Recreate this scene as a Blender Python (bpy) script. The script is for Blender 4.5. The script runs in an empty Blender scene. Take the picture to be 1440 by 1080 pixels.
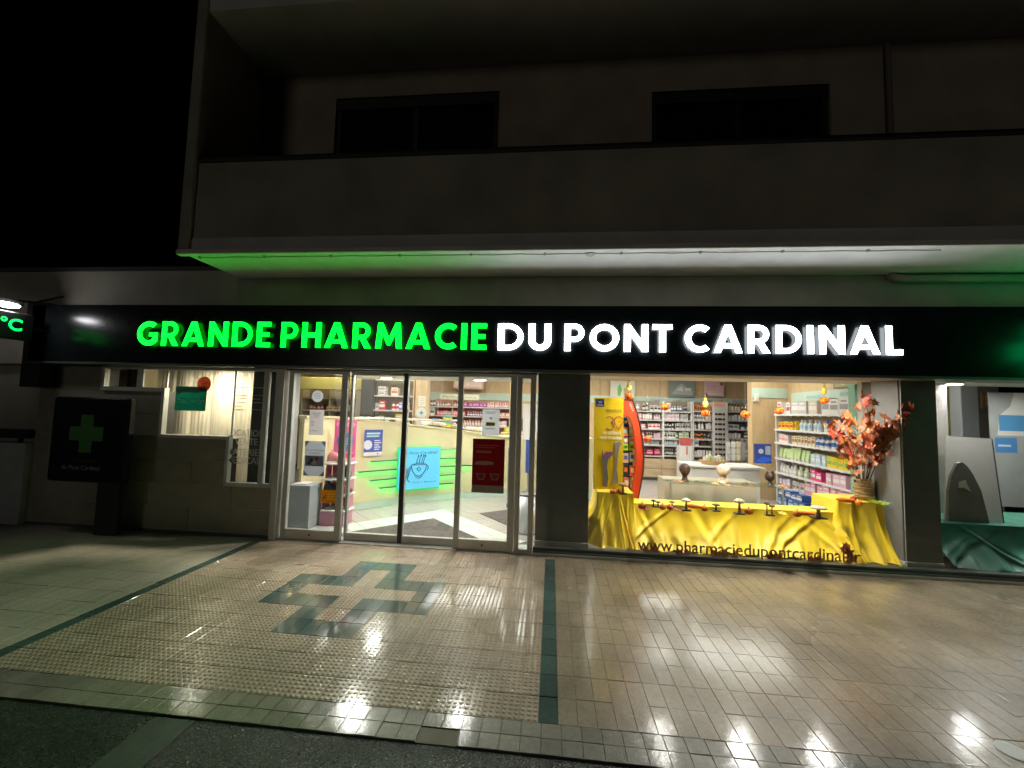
import bpy, bmesh, math, random
from mathutils import Vector, Matrix
R = math.radians
rnd = random.Random(7)
scn = bpy.context.scene
COL = scn.collection

# ------------------------------------------------------------------ camera
H = 1.6
F_PX, YAW, PITCH, ROLL = 578.3, R(-5.5917), R(3.8804), R(1.5554)
fw = Vector((math.sin(YAW)*math.cos(PITCH), math.cos(YAW)*math.cos(PITCH), math.sin(PITCH)))
r0 = Vector((math.cos(YAW), -math.sin(YAW), 0)); u0 = r0.cross(fw)
rt = math.cos(ROLL)*r0 + math.sin(ROLL)*u0
up = -math.sin(ROLL)*r0 + math.cos(ROLL)*u0
CAM = Vector((0, 0, H))
cd = bpy.data.cameras.new('camera'); cam = bpy.data.objects.new('camera', cd); COL.objects.link(cam)
cd.sensor_width = 36; cd.lens = 36*F_PX/1440; cd.clip_end = 500; cd.clip_start = 0.05
cam.matrix_world = Matrix(((rt.x, up.x, -fw.x, 0), (rt.y, up.y, -fw.y, 0), (rt.z, up.z, -fw.z, H), (0, 0, 0, 1)))
scn.camera = cam

# ------------------------------------------------------------------ sky, faint night light, exposure
w = bpy.data.worlds.new('World'); scn.world = w; w.use_nodes = True
nt = w.node_tree; bg = nt.nodes['Background']
sky = nt.nodes.new('ShaderNodeTexSky'); sky.sky_type = 'NISHITA'; sky.sun_disc = False
sky.sun_elevation = R(-7); sky.sun_rotation = R(205)
nt.links.new(sky.outputs[0], bg.inputs[0]); bg.inputs[1].default_value = 0.02
sd = bpy.data.lights.new('sun', 'SUN'); sun = bpy.data.objects.new('sun', sd); COL.objects.link(sun)
sd.energy = 0.029; sd.angle = R(14); sd.color = (1.0, 0.93, 0.80)
sun.rotation_euler = (R(87), 0, R(-22))
v = scn.view_settings
v.view_transform = 'Standard'; v.look = 'None'; v.exposure = 1.32; v.gamma = 1.0; v.use_curve_mapping = False
cy = scn.cycles
cy.use_denoising = True; cy.max_bounces = 7; cy.diffuse_bounces = 3; cy.glossy_bounces = 3
cy.transmission_bounces = 4; cy.transparent_max_bounces = 14; cy.sample_clamp_indirect = 4.0
cy.caustics_reflective = False; cy.caustics_refractive = False; cy.use_light_tree = True

# ------------------------------------------------------------------ pixels of the photograph -> points
def ray(px, py): return rt*((px-720)/F_PX) - up*((py-540)/F_PX) + fw
def PY(px, py, Y): d = ray(px, py); return CAM + d*(Y/d.y)
def PZ(px, py, Z=0.0): d = ray(px, py); return CAM + d*((Z-H)/d.z)
def PX(px, py, X): d = ray(px, py); return CAM + d*(X/d.x)
def c2(x, y): return (390+x/3.724, 500+y/3.724)
def c6(x, y): return (900+x/6.75, 520+y/6.75)
def c7(x, y): return (1060+x/5.4, 520+y/5.4)
def c8(x, y): return (820+x/6.0, 640+y/6.0)
def r1(x, y): return (1040+x/5.54, 640+y/5.54)

# ------------------------------------------------------------------ materials
MATS = {}
def mat(name, col, rough=0.6, metal=0.0, var=0.0, scale=6.0, bump=0.0, bscale=80.0, emit=None, estr=0.0, spec=0.5, coat=0.0, sheen=0.0):
    if name in MATS: return MATS[name]
    m = bpy.data.materials.new(name); m.use_nodes = True; MATS[name] = m
    t = m.node_tree; b = t.nodes['Principled BSDF']
    b.inputs['Base Color'].default_value = (*col, 1); b.inputs['Roughness'].default_value = rough
    b.inputs['Metallic'].default_value = metal; b.inputs['Specular IOR Level'].default_value = spec
    b.inputs['Coat Weight'].default_value = coat; b.inputs['Sheen Weight'].default_value = sheen
    if emit:
        b.inputs['Emission Color'].default_value = (*emit, 1); b.inputs['Emission Strength'].default_value = estr
    if var or bump:
        tc = t.nodes.new('ShaderNodeTexCoord')
    if var:
        n = t.nodes.new('ShaderNodeTexNoise'); n.inputs['Scale'].default_value = scale; n.inputs['Detail'].default_value = 6
        t.links.new(tc.outputs['Object'], n.inputs['Vector'])
        mp = t.nodes.new('ShaderNodeMapRange'); mp.inputs[1].default_value = 0.3; mp.inputs[2].default_value = 0.7
        mp.inputs[3].default_value = 1-var; mp.inputs[4].default_value = 1+var
        t.links.new(n.outputs[0], mp.inputs[0])
        mx = t.nodes.new('ShaderNodeVectorMath'); mx.operation = 'SCALE'; mx.inputs[0].default_value = col
        t.links.new(mp.outputs[0], mx.inputs['Scale']); t.links.new(mx.outputs[0], b.inputs['Base Color'])
    if bump:
        n2 = t.nodes.new('ShaderNodeTexNoise'); n2.inputs['Scale'].default_value = bscale; n2.inputs['Detail'].default_value = 4
        t.links.new(tc.outputs['Object'], n2.inputs['Vector'])
        bp = t.nodes.new('ShaderNodeBump'); bp.inputs['Strength'].default_value = bump; bp.inputs['Distance'].default_value = 0.01
        t.links.new(n2.outputs[0], bp.inputs['Height']); t.links.new(bp.outputs[0], b.inputs['Normal'])
    return m
def C(col, rough=0.45):
    return mat('paint_%03d_%03d_%03d' % tuple(int(c*255) for c in col), col, rough)
def emitm(name, col, s): return mat(name, (0.02, 0.02, 0.02), 0.5, emit=col, estr=s)

def tile_mat(name, col, jit, gx, gy, ox, oy, rlo, rhi, bump=0.25, hue=0.0, dirt=0.35, bscale=55, wet=False):
    """a wet paver: tint of its own from the tile it lies on, dirt blotches, wet and drier patches"""
    m = bpy.data.materials.new(name); m.use_nodes = True; MATS[name] = m
    t = m.node_tree; L = t.links; b = t.nodes['Principled BSDF']
    g = t.nodes.new('ShaderNodeNewGeometry')
    a = t.nodes.new('ShaderNodeVectorMath'); a.operation = 'ADD'; a.inputs[1].default_value = (-ox, -oy, 5.0)
    L.new(g.outputs['Position'], a.inputs[0])
    s = t.nodes.new('ShaderNodeVectorMath'); s.operation = 'DIVIDE'; s.inputs[1].default_value = (gx, gy, 100)
    L.new(a.outputs[0], s.inputs[0])
    f = t.nodes.new('ShaderNodeVectorMath'); f.operation = 'FLOOR'; L.new(s.outputs[0], f.inputs[0])
    wn = t.nodes.new('ShaderNodeTexWhiteNoise'); wn.noise_dimensions = '3D'; L.new(f.outputs[0], wn.inputs['Vector'])
    def mr(src, lo, hi, f0=0.0, f1=1.0):
        q = t.nodes.new('ShaderNodeMapRange'); q.inputs[1].default_value = f0; q.inputs[2].default_value = f1
        q.inputs[3].default_value = lo; q.inputs[4].default_value = hi; L.new(src, q.inputs[0]); return q.outputs[0]
    def nz(scale, det=5):
        q = t.nodes.new('ShaderNodeTexNoise'); q.inputs['Scale'].default_value = scale; q.inputs['Detail'].default_value = det
        L.new(g.outputs['Position'], q.inputs['Vector']); return q.outputs[0]
    def mul(p, q):
        x = t.nodes.new('ShaderNodeMath'); x.operation = 'MULTIPLY'; L.new(p, x.inputs[0]); L.new(q, x.inputs[1]); return x.outputs[0]
    k = mul(mr(wn.outputs['Value'], 1-jit, 1+jit), mr(nz(1.7), 1-dirt, 1+dirt*0.6, 0.3, 0.7))
    k = mul(k, mr(nz(38), 0.82, 1.14, 0.25, 0.75))
    sc = t.nodes.new('ShaderNodeVectorMath'); sc.operation = 'SCALE'; sc.inputs[0].default_value = col
    L.new(k, sc.inputs['Scale']); L.new(sc.outputs[0], b.inputs['Base Color'])
    n1 = nz(1.1, 3)
    L.new(mr(n1, rhi, rlo, 0.36, 0.56), b.inputs['Roughness'])
    if wet:
        b.inputs['Specular IOR Level'].default_value = .28
        L.new(mul(mr(n1, .15, 1.0, .36, .56), mr(wn.outputs['Value'], .75, 1.0)), b.inputs['Coat Weight']); b.inputs['Coat Roughness'].default_value = .04; b.inputs['Coat IOR'].default_value = 1.42
    n2 = nz(bscale, 3); n3 = nz(11, 2)
    ad = t.nodes.new('ShaderNodeMath'); ad.operation = 'MULTIPLY_ADD'; L.new(n3, ad.inputs[0]); ad.inputs[1].default_value = 2.0; L.new(n2, ad.inputs[2])
    bp = t.nodes.new('ShaderNodeBump'); bp.inputs['Strength'].default_value = bump; bp.inputs['Distance'].default_value = 0.004
    L.new(ad.outputs[0], bp.inputs['Height']); L.new(bp.outputs[0], b.inputs['Normal'])
    if wet:
        b2 = t.nodes.new('ShaderNodeBump'); b2.inputs['Strength'].default_value = min(1, bump*1.15); b2.inputs['Distance'].default_value = .0013
        n5 = nz(70, 3); a2 = t.nodes.new('ShaderNodeMath'); a2.operation = 'MULTIPLY_ADD'; L.new(n3, a2.inputs[0]); a2.inputs[1].default_value = .6; L.new(n5, a2.inputs[2]); L.new(a2.outputs[0], b2.inputs['Height']); L.new(b2.outputs[0], b.inputs['Coat Normal'])
    return m

def paper(col, rough=.6, tl=.72):
    n = 'paper_%03d_%03d_%03d' % tuple(int(c*255) for c in col)
    if n in MATS: return MATS[n]
    m = mat(n, col, rough); t = m.node_tree; b = t.nodes['Principled BSDF']; o = t.nodes['Material Output']
    tr = t.nodes.new('ShaderNodeBsdfTranslucent'); tr.inputs[0].default_value = (*col, 1); mx = t.nodes.new('ShaderNodeMixShader'); mx.inputs[0].default_value = tl
    t.links.new(b.outputs[0], mx.inputs[1]); t.links.new(tr.outputs[0], mx.inputs[2]); t.links.new(mx.outputs[0], o.inputs[0]); return m
def glass_mat(name, tint=(0.96, 0.98, 0.97), refl=1.0):
    m = bpy.data.materials.new(name); m.use_nodes = True; MATS[name] = m
    t = m.node_tree; t.nodes.remove(t.nodes['Principled BSDF']); out = t.nodes['Material Output']
    tr = t.nodes.new('ShaderNodeBsdfTransparent'); tr.inputs[0].default_value = (*tint, 1)
    gl = t.nodes.new('ShaderNodeBsdfGlossy'); gl.inputs['Roughness'].default_value = 0.02
    fr = t.nodes.new('ShaderNodeLayerWeight'); fr.inputs[0].default_value = 0.5
    pw = t.nodes.new('ShaderNodeMath'); pw.operation = 'POWER'; pw.inputs[1].default_value = 5.0; t.links.new(fr.outputs['Facing'], pw.inputs[0])
    ml = t.nodes.new('ShaderNodeMath'); ml.operation = 'MULTIPLY_ADD'; ml.inputs[1].default_value = .6*refl; ml.inputs[2].default_value = .035*refl; t.links.new(pw.outputs[0], ml.inputs[0])
    mx = t.nodes.new('ShaderNodeMixShader')
    t.links.new(ml.outputs[0], mx.inputs[0]); t.links.new(tr.outputs[0], mx.inputs[1]); t.links.new(gl.outputs[0], mx.inputs[2])
    t.links.new(mx.outputs[0], out.inputs[0]); return m

GLASS = glass_mat('glass')
GLASS2 = glass_mat('glass_shelf', (0.85, 0.95, 0.9))
FILM = glass_mat('red_film_dummy', (0.9, 0.9, 0.9))
ALU = mat('aluminium', (0.52, 0.52, 0.48), 0.42, 0.25, var=0.08, scale=9, bump=0.05, bscale=200)
ALUD = mat('dark_aluminium', (0.09, 0.10, 0.095), 0.4, 0.3, var=0.1)
BLACK = mat('black_metal', (0.012, 0.012, 0.012), 0.4, var=0.1)
STEEL = mat('steel', (0.55, 0.55, 0.56), 0.28, 0.9)
RENDER = mat('painted_render', (0.40, 0.37, 0.31), 0.9, var=0.2, scale=1.6, bump=0.25, bscale=140)
SOFF = mat('soffit_paint', (0.74, 0.73, 0.70), 0.85, var=0.08, scale=3, bump=0.15, bscale=90)
SIGNB = mat('sign_black', (0.008, 0.010, 0.011), 0.2, var=0.2, scale=3, spec=.2)
CLAD = mat('cladding', (0.28, 0.255, 0.195), 0.45, var=0.14, scale=5, bump=0.05, bscale=120)
CLADJ = mat('cladding_bead', (0.5, 0.49, 0.45), 0.4, 0.4)
PIER = mat('pier_laminate', (0.16, 0.163, 0.157), 0.42, var=0.12, scale=7, bump=0.06, bscale=250)
PLASTER = mat('grey_plaster', (0.46, 0.44, 0.41), 0.9, var=0.22, scale=3.2, bump=0.3, bscale=45)
WHITE = mat('white_paint', (0.78, 0.77, 0.74), 0.5, var=0.03)
CEIL = mat('ceiling_white', (0.72, 0.70, 0.66), 0.85, var=0.04)
CREAM = mat('cream_panel', (0.70, 0.64, 0.38), 0.5, var=0.06, scale=4, bump=0.03)
MINT = mat('mint_panel', (0.55, 0.70, 0.60), 0.5, var=0.04)
MINTD = mat('mint_upright', (0.25, 0.48, 0.34), 0.5, var=0.04)
CURT = mat('curtain_cloth', (0.62, 0.56, 0.43), 0.85, var=0.08, scale=2, bump=0.15, bscale=300, sheen=0.2)
MATG = mat('door_mat', (0.10, 0.085, 0.08), 0.95, var=0.3, scale=14, bump=0.5, bscale=160)
def wood_mat(name, a, b_, sc=(1.5, 1.5, 14)):
    m = bpy.data.materials.new(name); m.use_nodes = True; MATS[name] = m
    t = m.node_tree; b = t.nodes['Principled BSDF']; b.inputs['Roughness'].default_value = 0.5
    tc = t.nodes.new('ShaderNodeNewGeometry'); mp = t.nodes.new('ShaderNodeMapping'); mp.inputs['Scale'].default_value = sc
    n = t.nodes.new('ShaderNodeTexNoise'); n.inputs['Scale'].default_value = 3; n.inputs['Detail'].default_value = 8; n.inputs['Distortion'].default_value = 0.6
    cr = t.nodes.new('ShaderNodeValToRGB'); cr.color_ramp.elements[0].color = (*a, 1); cr.color_ramp.elements[1].color = (*b_, 1)
    cr.color_ramp.elements[0].position = 0.3; cr.color_ramp.elements[1].position = 0.7
    t.links.new(tc.outputs['Position'], mp.inputs[0]); t.links.new(mp.outputs[0], n.inputs['Vector'])
    t.links.new(n.outputs[0], cr.inputs[0]); t.links.new(cr.outputs[0], b.inputs['Base Color']); return m
WOOD = wood_mat('maple_wood', (0.60, 0.42, 0.22), (0.70, 0.52, 0.30), (6, 6, 1.2))
WOODH = wood_mat('oak_drawer', (0.46, 0.34, 0.20), (0.60, 0.47, 0.30), (1.2, 6, 8))
def satin(name, col):
    m = mat(name, col, 0.44, sheen=0.25, var=0.06, scale=5, bump=0.10, bscale=14); return m
YCLOTH = satin('yellow_satin', (0.93, 0.66, 0.016)); GCLOTH = satin('green_satin', (0.006, 0.16, 0.105))

# ------------------------------------------------------------------ mesh helpers
def mk(name, verts, faces, mats, smooth=False, mi=None):
    me = bpy.data.meshes.new(name); me.from_pydata([tuple(x) for x in verts], [], faces)
    if not isinstance(mats, (list, tuple)): mats = [mats]
    for m in mats: me.materials.append(m)
    if mi:
        me.polygons.foreach_set('material_index', mi)
    if smooth: me.polygons.foreach_set('use_smooth', [True]*len(me.polygons))
    me.update(); return me
class MB:
    def __init__(s): s.v = []; s.f = []; s.mi = []
    def add(s, vs, fs, k=0):
        n = len(s.v); s.v += [Vector(x) for x in vs]; s.f += [tuple(i+n for i in f) for f in fs]; s.mi += [k]*len(fs); return s
    def box(s, x0, x1, y0, y1, z0, z1, k=0):
        vs = [(x0,y0,z0),(x1,y0,z0),(x1,y1,z0),(x0,y1,z0),(x0,y0,z1),(x1,y0,z1),(x1,y1,z1),(x0,y1,z1)]
        return s.add(vs, [(0,3,2,1),(4,5,6,7),(0,1,5,4),(1,2,6,5),(2,3,7,6),(3,0,4,7)], k)
    def bbox(s, x0, x1, y0, y1, z0, z1, c=0.003, k=0):
        """box with chamfered edges"""
        c = min(c, (x1-x0)*.3, (y1-y0)*.3, (z1-z0)*.3)
        vs = []
        for z, i in ((z0, c), (z0+c, 0), (z1-c, 0), (z1, c)):
            vs += [(x0+i+c,y0+i,z),(x1-i-c,y0+i,z),(x1-i,y0+i+c,z),(x1-i,y1-i-c,z),(x1-i-c,y1-i,z),(x0+i+c,y1-i,z),(x0+i,y1-i-c,z),(x0+i,y0+i+c,z)]
        fs = [tuple(range(7, -1, -1)), tuple(range(24, 32))]
        for l in range(3):
            for i in range(8): fs.append((l*8+i, l*8+(i+1) % 8, l*8+8+(i+1) % 8, l*8+8+i))
        return s.add(vs, fs, k)
    def quadbox(s, a, b, c, d, n, th, k=0):
        """slab: front corners a b c d (counter-clockwise seen from n), thickness th behind"""
        n = Vector(n).normalized()*th
        F = [Vector(p) for p in (a, b, c, d)]; B = [p-n for p in F]
        return s.add(F+B, [(0,1,2,3),(7,6,5,4),(0,4,5,1),(1,5,6,2),(2,6,7,3),(3,7,4,0)], k)
    def lathe(s, prof, c=(0,0,0), n=12, k=0, axis='z', cap=True):
        c = Vector(c); vs = []; fs = []
        for (r, z) in prof:
            for i in range(n):
                a = 2*math.pi*i/n
                p = Vector((r*math.cos(a), r*math.sin(a), z))
                if axis == 'y': p = Vector((p.x, z, p.y))
                if axis == 'x': p = Vector((z, p.x, p.y))
                vs.append(c+p)
        for j in range(len(prof)-1):
            for i in range(n): fs.append((j*n+i, j*n+(i+1) % n, (j+1)*n+(i+1) % n, (j+1)*n+i))
        if cap:
            fs.append(tuple(range(n-1, -1, -1))); fs.append(tuple((len(prof)-1)*n+i for i in range(n)))
        return s.add(vs, fs, k)
    def tube(s, pts, r, n=6, k=0, closed=False):
        pts = [Vector(p) for p in pts]; m = len(pts); vs = []; fs = []
        for i, p in enumerate(pts):
            t = (pts[min(i+1, m-1)]-pts[max(i-1, 0)]).normalized()
            a = t.orthogonal().normalized() if i == 0 else (a - t*a.dot(t)).normalized()
            b = t.cross(a); rr = r[i] if isinstance(r, (list, tuple)) else r
            for j in range(n):
                q = 2*math.pi*j/n; vs.append(p+a*(rr*math.cos(q))+b*(rr*math.sin(q)))
        for i in range(m-1):
            for j in range(n): fs.append((i*n+j, i*n+(j+1) % n, (i+1)*n+(j+1) % n, (i+1)*n+j))
        fs.append(tuple(range(n-1, -1, -1))); fs.append(tuple((m-1)*n+j for j in range(n)))
        return s.add(vs, fs, k)
    def ball(s, c, rx, ry, rz, n=12, m=7, k=0, fn=None):
        c = Vector(c); vs = [c+Vector((0,0,-rz))]; fs = []
        for j in range(1, m):
            t = math.pi*j/m-math.pi/2
            for i in range(n):
                a = 2*math.pi*i/n; q = fn(a, t) if fn else 1
                vs.append(c+Vector((rx*math.cos(t)*math.cos(a)*q, ry*math.cos(t)*math.sin(a)*q, rz*math.sin(t))))
        vs.append(c+Vector((0,0,rz)))
        for i in range(n): fs.append((0, 1+(i+1) % n, 1+i))
        for j in range(m-2):
            for i in range(n): fs.append((1+j*n+i, 1+j*n+(i+1) % n, 1+(j+1)*n+(i+1) % n, 1+(j+1)*n+i))
        e = len(vs)-1
        for i in range(n): fs.append((e, 1+(m-2)*n+i, 1+(m-2)*n+(i+1) % n))
        return s.add(vs, fs, k)
    def prism(s, pts, y0, y1, k=0):
        """polygon of (x,z) extruded along y"""
        n = len(pts); vs = [(x, y0, z) for x, z in pts]+[(x, y1, z) for x, z in pts]
        fs = [tuple(range(n)), tuple(range(2*n-1, n-1, -1))]+[(i, n+i, n+(i+1) % n, (i+1) % n) for i in range(n)]
        return s.add(vs, fs, k)

def wloc(o):
    p = Vector(o.location)
    while o.parent: o = o.parent; p += Vector(o.location)
    return p
def link(name, me, parent=None, loc=(0,0,0)):
    o = bpy.data.objects.new(name, me); COL.objects.link(o); o.location = loc
    if parent: o.parent = parent
    return o
def obj(name, mb, mats, parent=None, smooth=False):
    """link the collected geometry (world coordinates) as one mesh object with its origin at its own base"""
    xs = [p.x for p in mb.v]; ys = [p.y for p in mb.v]; zs = [p.z for p in mb.v]
    o = Vector(((min(xs)+max(xs))/2, (min(ys)+max(ys))/2, min(zs)))
    me = mk(name, [p-o for p in mb.v], mb.f, mats, smooth, mb.mi if any(mb.mi) else None)
    return link(name, me, parent, o-(wloc(parent) if parent else Vector((0,0,0))))
def tag(o, label, cat=None, group=None, kind=None):
    if label: o['label'] = label
    if cat: o['category'] = cat
    if group: o['group'] = group
    if kind: o['kind'] = kind
    return o
def thing(name, label, cat, loc, group=None):
    o = bpy.data.objects.new(name, None); COL.objects.link(o); o.location = loc; o.empty_display_size = 0.1
    return tag(o, label, cat, group)
def struct(name, mb, m, smooth=False):
    o = obj(name, mb, m, None, smooth); o['kind'] = 'structure'; return o
def bx(*a): return MB().box(*a)
def bb(*a, **k): return MB().bbox(*a, **k)

class Frame:
    """a flat frame in the scene: origin o, right r, up u; n points to the viewer"""
    def __init__(s, o, r=(1,0,0), u=(0,0,1)):
        s.o = Vector(o); s.r = Vector(r).normalized(); s.u = Vector(u).normalized(); s.n = s.r.cross(s.u)
    def at(s, x, y, z=0.0): return s.o+s.r*x+s.u*y+s.n*z
    def mat4(s, x, y, z=0.0):
        p = s.at(x, y, z)
        return Matrix(((s.r.x, s.u.x, s.n.x, p.x), (s.r.y, s.u.y, s.n.y, p.y), (s.r.z, s.u.z, s.n.z, p.z), (0,0,0,1)))
    def slab(s, x0, y0, x1, y1, z, th, mb=None, k=0):
        return (mb or MB()).quadbox(s.at(x0,y0,z), s.at(x1,y0,z), s.at(x1,y1,z), s.at(x0,y1,z), s.n, th, k)
    def disc(s, x, y, r, z, th, n=24, mb=None, k=0):
        mb = mb or MB(); pts = [(x+r*math.cos(2*math.pi*i/n), y+r*math.sin(2*math.pi*i/n)) for i in range(n)]
        return s.poly(pts, z, th, mb, k)
    def poly(s, pts, z, th, mb=None, k=0):
        mb = mb or MB(); n = len(pts)
        vs = [s.at(x, y, z) for x, y in pts]+[s.at(x, y, z-th) for x, y in pts]
        return mb.add(vs, [tuple(range(n)), tuple(range(2*n-1, n-1, -1))]+[(i, n+i, n+(i+1) % n, (i+1) % n) for i in range(n)], k)

_T = {}
def text_geo(body, extrude=0.0, offset=0.0, shear=0.0):
    """outline of a word at font size 1: vertices, faces"""
    key = (body, round(extrude, 4), offset, shear)
    if key in _T: return _T[key]
    c = bpy.data.curves.new('t', 'FONT'); c.body = body; c.size = 1; c.extrude = extrude; c.offset = offset; c.shear = shear; c.resolution_u = 4
    o = bpy.data.objects.new('t', c); COL.objects.link(o)
    dg = bpy.context.evaluated_depsgraph_get(); me = bpy.data.meshes.new_from_object(o.evaluated_get(dg))
    vs = [x.co.copy() for x in me.vertices]; fs = [tuple(p.vertices) for p in me.polygons]
    bpy.data.objects.remove(o); bpy.data.curves.remove(c); bpy.data.meshes.remove(me)
    _T[key] = (vs, fs); return _T[key]
def text_mb(body, fr, x, y, z, height=None, width=None, capH=0.729, th=0.0, offset=0.0, shear=0.0, mb=None, align='l', k=0):
    """text set on a frame: cap height `height`, or scaled to `width`"""
    vs, fs = text_geo(body, 0.5 if th else 0.0, offset, shear)
    x0 = min(p.x for p in vs); x1 = max(p.x for p in vs)
    sy = height/capH; sx = width/(x1-x0) if width else sy
    off = {'l': x, 'c': x-(x1-x0)*sx/2, 'r': x-(x1-x0)*sx}[align]
    M = (mb or MB())
    M.add([fr.at((p.x-x0)*sx+off, p.y*sy, 0)+fr.n*(z+(p.z*th)) + fr.u*y for p in vs], fs, k)
    return M

def poster(name, label, cat, fr, wd, ht, base, details=(), th=0.004, group=None, back=None):
    """a printed sheet or board with its print as parts; fr origin is the lower left corner of the face"""
    t = thing(name, label, cat, fr.at(wd/2, 0, -th), group)
    obj(back or 'sheet', fr.slab(0, 0, wd, ht, 0, th), base, t)
    z = 0.0012
    for d in details:
        kind, nm = d[0], d[1]
        if kind == 'rect': m = fr.slab(d[2]*wd, d[3]*ht, d[4]*wd, d[5]*ht, z, 0.001); c = d[6]
        elif kind == 'disc': m = fr.disc(d[2]*wd, d[3]*ht, d[4]*wd, z, 0.001); c = d[5]
        elif kind == 'poly': m = fr.poly([(a*wd, b*ht) for a, b in d[2]], z, 0.001); c = d[3]
        elif kind == 'text':
            m = text_mb(d[2], fr, d[3]*wd, d[4]*ht, z+0.0004, height=d[5]*ht, width=(d[7]*wd if len(d) > 7 and d[7] else None), align='c', offset=(d[8] if len(d) > 8 else 0.0), shear=(d[9] if len(d) > 9 else 0)); c = d[6]
        elif kind == 'lines':
            m = MB(); u0_, v0_, u1_, v1_, nl = d[2:7]; c = d[7]
            for i in range(nl):
                vv = v1_-(v1_-v0_)*(i+0.5)/nl; hh = (v1_-v0_)/nl*0.22
                fr.slab(u0_*wd, (vv-hh)*ht, (u0_+(u1_-u0_)*rnd.uniform(.6, 1))*wd, (vv+hh)*ht, z, 0.001, m)
        obj(nm, m, c if not isinstance(c, tuple) else C(c, 0.5), t); z += 0.0007
    return t

# ================================================================== GROUND
def asphalt_mat():
    m = bpy.data.materials.new('wet_asphalt'); m.use_nodes = True; t = m.node_tree; L = t.links; b = t.nodes['Principled BSDF']
    g = t.nodes.new('ShaderNodeNewGeometry')
    vo = t.nodes.new('ShaderNodeTexVoronoi'); vo.inputs['Scale'].default_value = 135; L.new(g.outputs['Position'], vo.inputs['Vector'])
    n = t.nodes.new('ShaderNodeTexNoise'); n.inputs['Scale'].default_value = 3; n.inputs['Detail'].default_value = 6; L.new(g.outputs['Position'], n.inputs['Vector'])
    sp = t.nodes.new('ShaderNodeSeparateColor'); L.new(vo.outputs['Color'], sp.inputs[0])
    cr = t.nodes.new('ShaderNodeValToRGB'); e = cr.color_ramp.elements; e[0].color = (.018,.018,.017,1); e[1].color = (.075,.072,.064,1); q = e.new(.85); q.color = (.05,.048,.044,1); q = e.new(.97); q.color = (.22,.21,.19,1); L.new(sp.outputs[0], cr.inputs[0])
    mx = t.nodes.new('ShaderNodeMix'); mx.data_type = 'RGBA'; mx.blend_type = 'MULTIPLY'; mx.inputs[0].default_value = .6; L.new(cr.outputs[0], mx.inputs[6]); L.new(n.outputs[0], mx.inputs[7]); L.new(mx.outputs[2], b.inputs['Base Color'])
    mr = t.nodes.new('ShaderNodeMapRange'); mr.inputs[3].default_value = .16; mr.inputs[4].default_value = .5; L.new(sp.outputs[1], mr.inputs[0]); L.new(mr.outputs[0], b.inputs['Roughness'])
    bp = t.nodes.new('ShaderNodeBump'); bp.inputs['Strength'].default_value = 1.0; bp.inputs['Distance'].default_value = .004; bp.invert = True; L.new(vo.outputs['Distance'], bp.inputs['Height']); L.new(bp.outputs[0], b.inputs['Normal'])
    return m
ASPH = asphalt_mat()
CONC = mat('channel_concrete', (0.085, 0.088, 0.08), 0.5, var=0.25, scale=12, bump=0.35, bscale=120)
MORT = mat('mortar', (0.21, 0.175, 0.13), 0.7, var=0.25, scale=8, bump=0.2, bscale=100)
T_DOT = tile_mat('dotted_tile', (0.52, 0.40, 0.295), 0.10, 0.101, 0.2, -3.37, 2.25, 0.16, 0.34, bump=0.12, dirt=0.24, wet=True)
T_GRN = tile_mat('green_tile', (0.085, 0.135, 0.12), 0.14, 0.101, 0.2, -3.37, 2.25, 0.15, 0.26, bump=0.10, dirt=0.25, wet=True)
T_BRD = tile_mat('border_tile', (0.27, 0.24, 0.185), 0.13, 0.1009, 0.1, -9, 2.05, 0.15, 0.32, bump=0.5, bscale=110, wet=True)
T_RGT = tile_mat('plain_tile', (0.36, 0.29, 0.205), 0.085, 0.1005, 0.2, 0.067, 2.25, 0.14, 0.30, bump=0.42, dirt=0.34, bscale=110, wet=True)
T_LFT = tile_mat('left_tile', (0.50, 0.44, 0.35), 0.06, 0.1005, 0.2, -3.47, 2.25, 0.35, 0.50, bump=0.15, dirt=0.22)

rr = MB().add([(-90,-90,-.036),(90,-90,-.036),(90,120,-.036),(-90,120,-.036)], [(0,1,2,3)])
rr.add([(-30,-8,-.009),(30,-8,-.009),(30,2.046,-.009),(-30,2.046,-.009)], [(0,1,2,3)])
tag(struct('asphalt_road', rr, ASPH), 'dark wet asphalt in front of the pavement edge')
ch = MB()
for i in range(6):
    y1_ = 2.035-i*0.5; ch.bbox(-1.985, -1.765, y1_-0.494, y1_, -.010, -.004, c=0.002)
tag(struct('drain_channel', ch, CONC), 'narrow grey concrete strip crossing the asphalt to the pavement edge')

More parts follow.
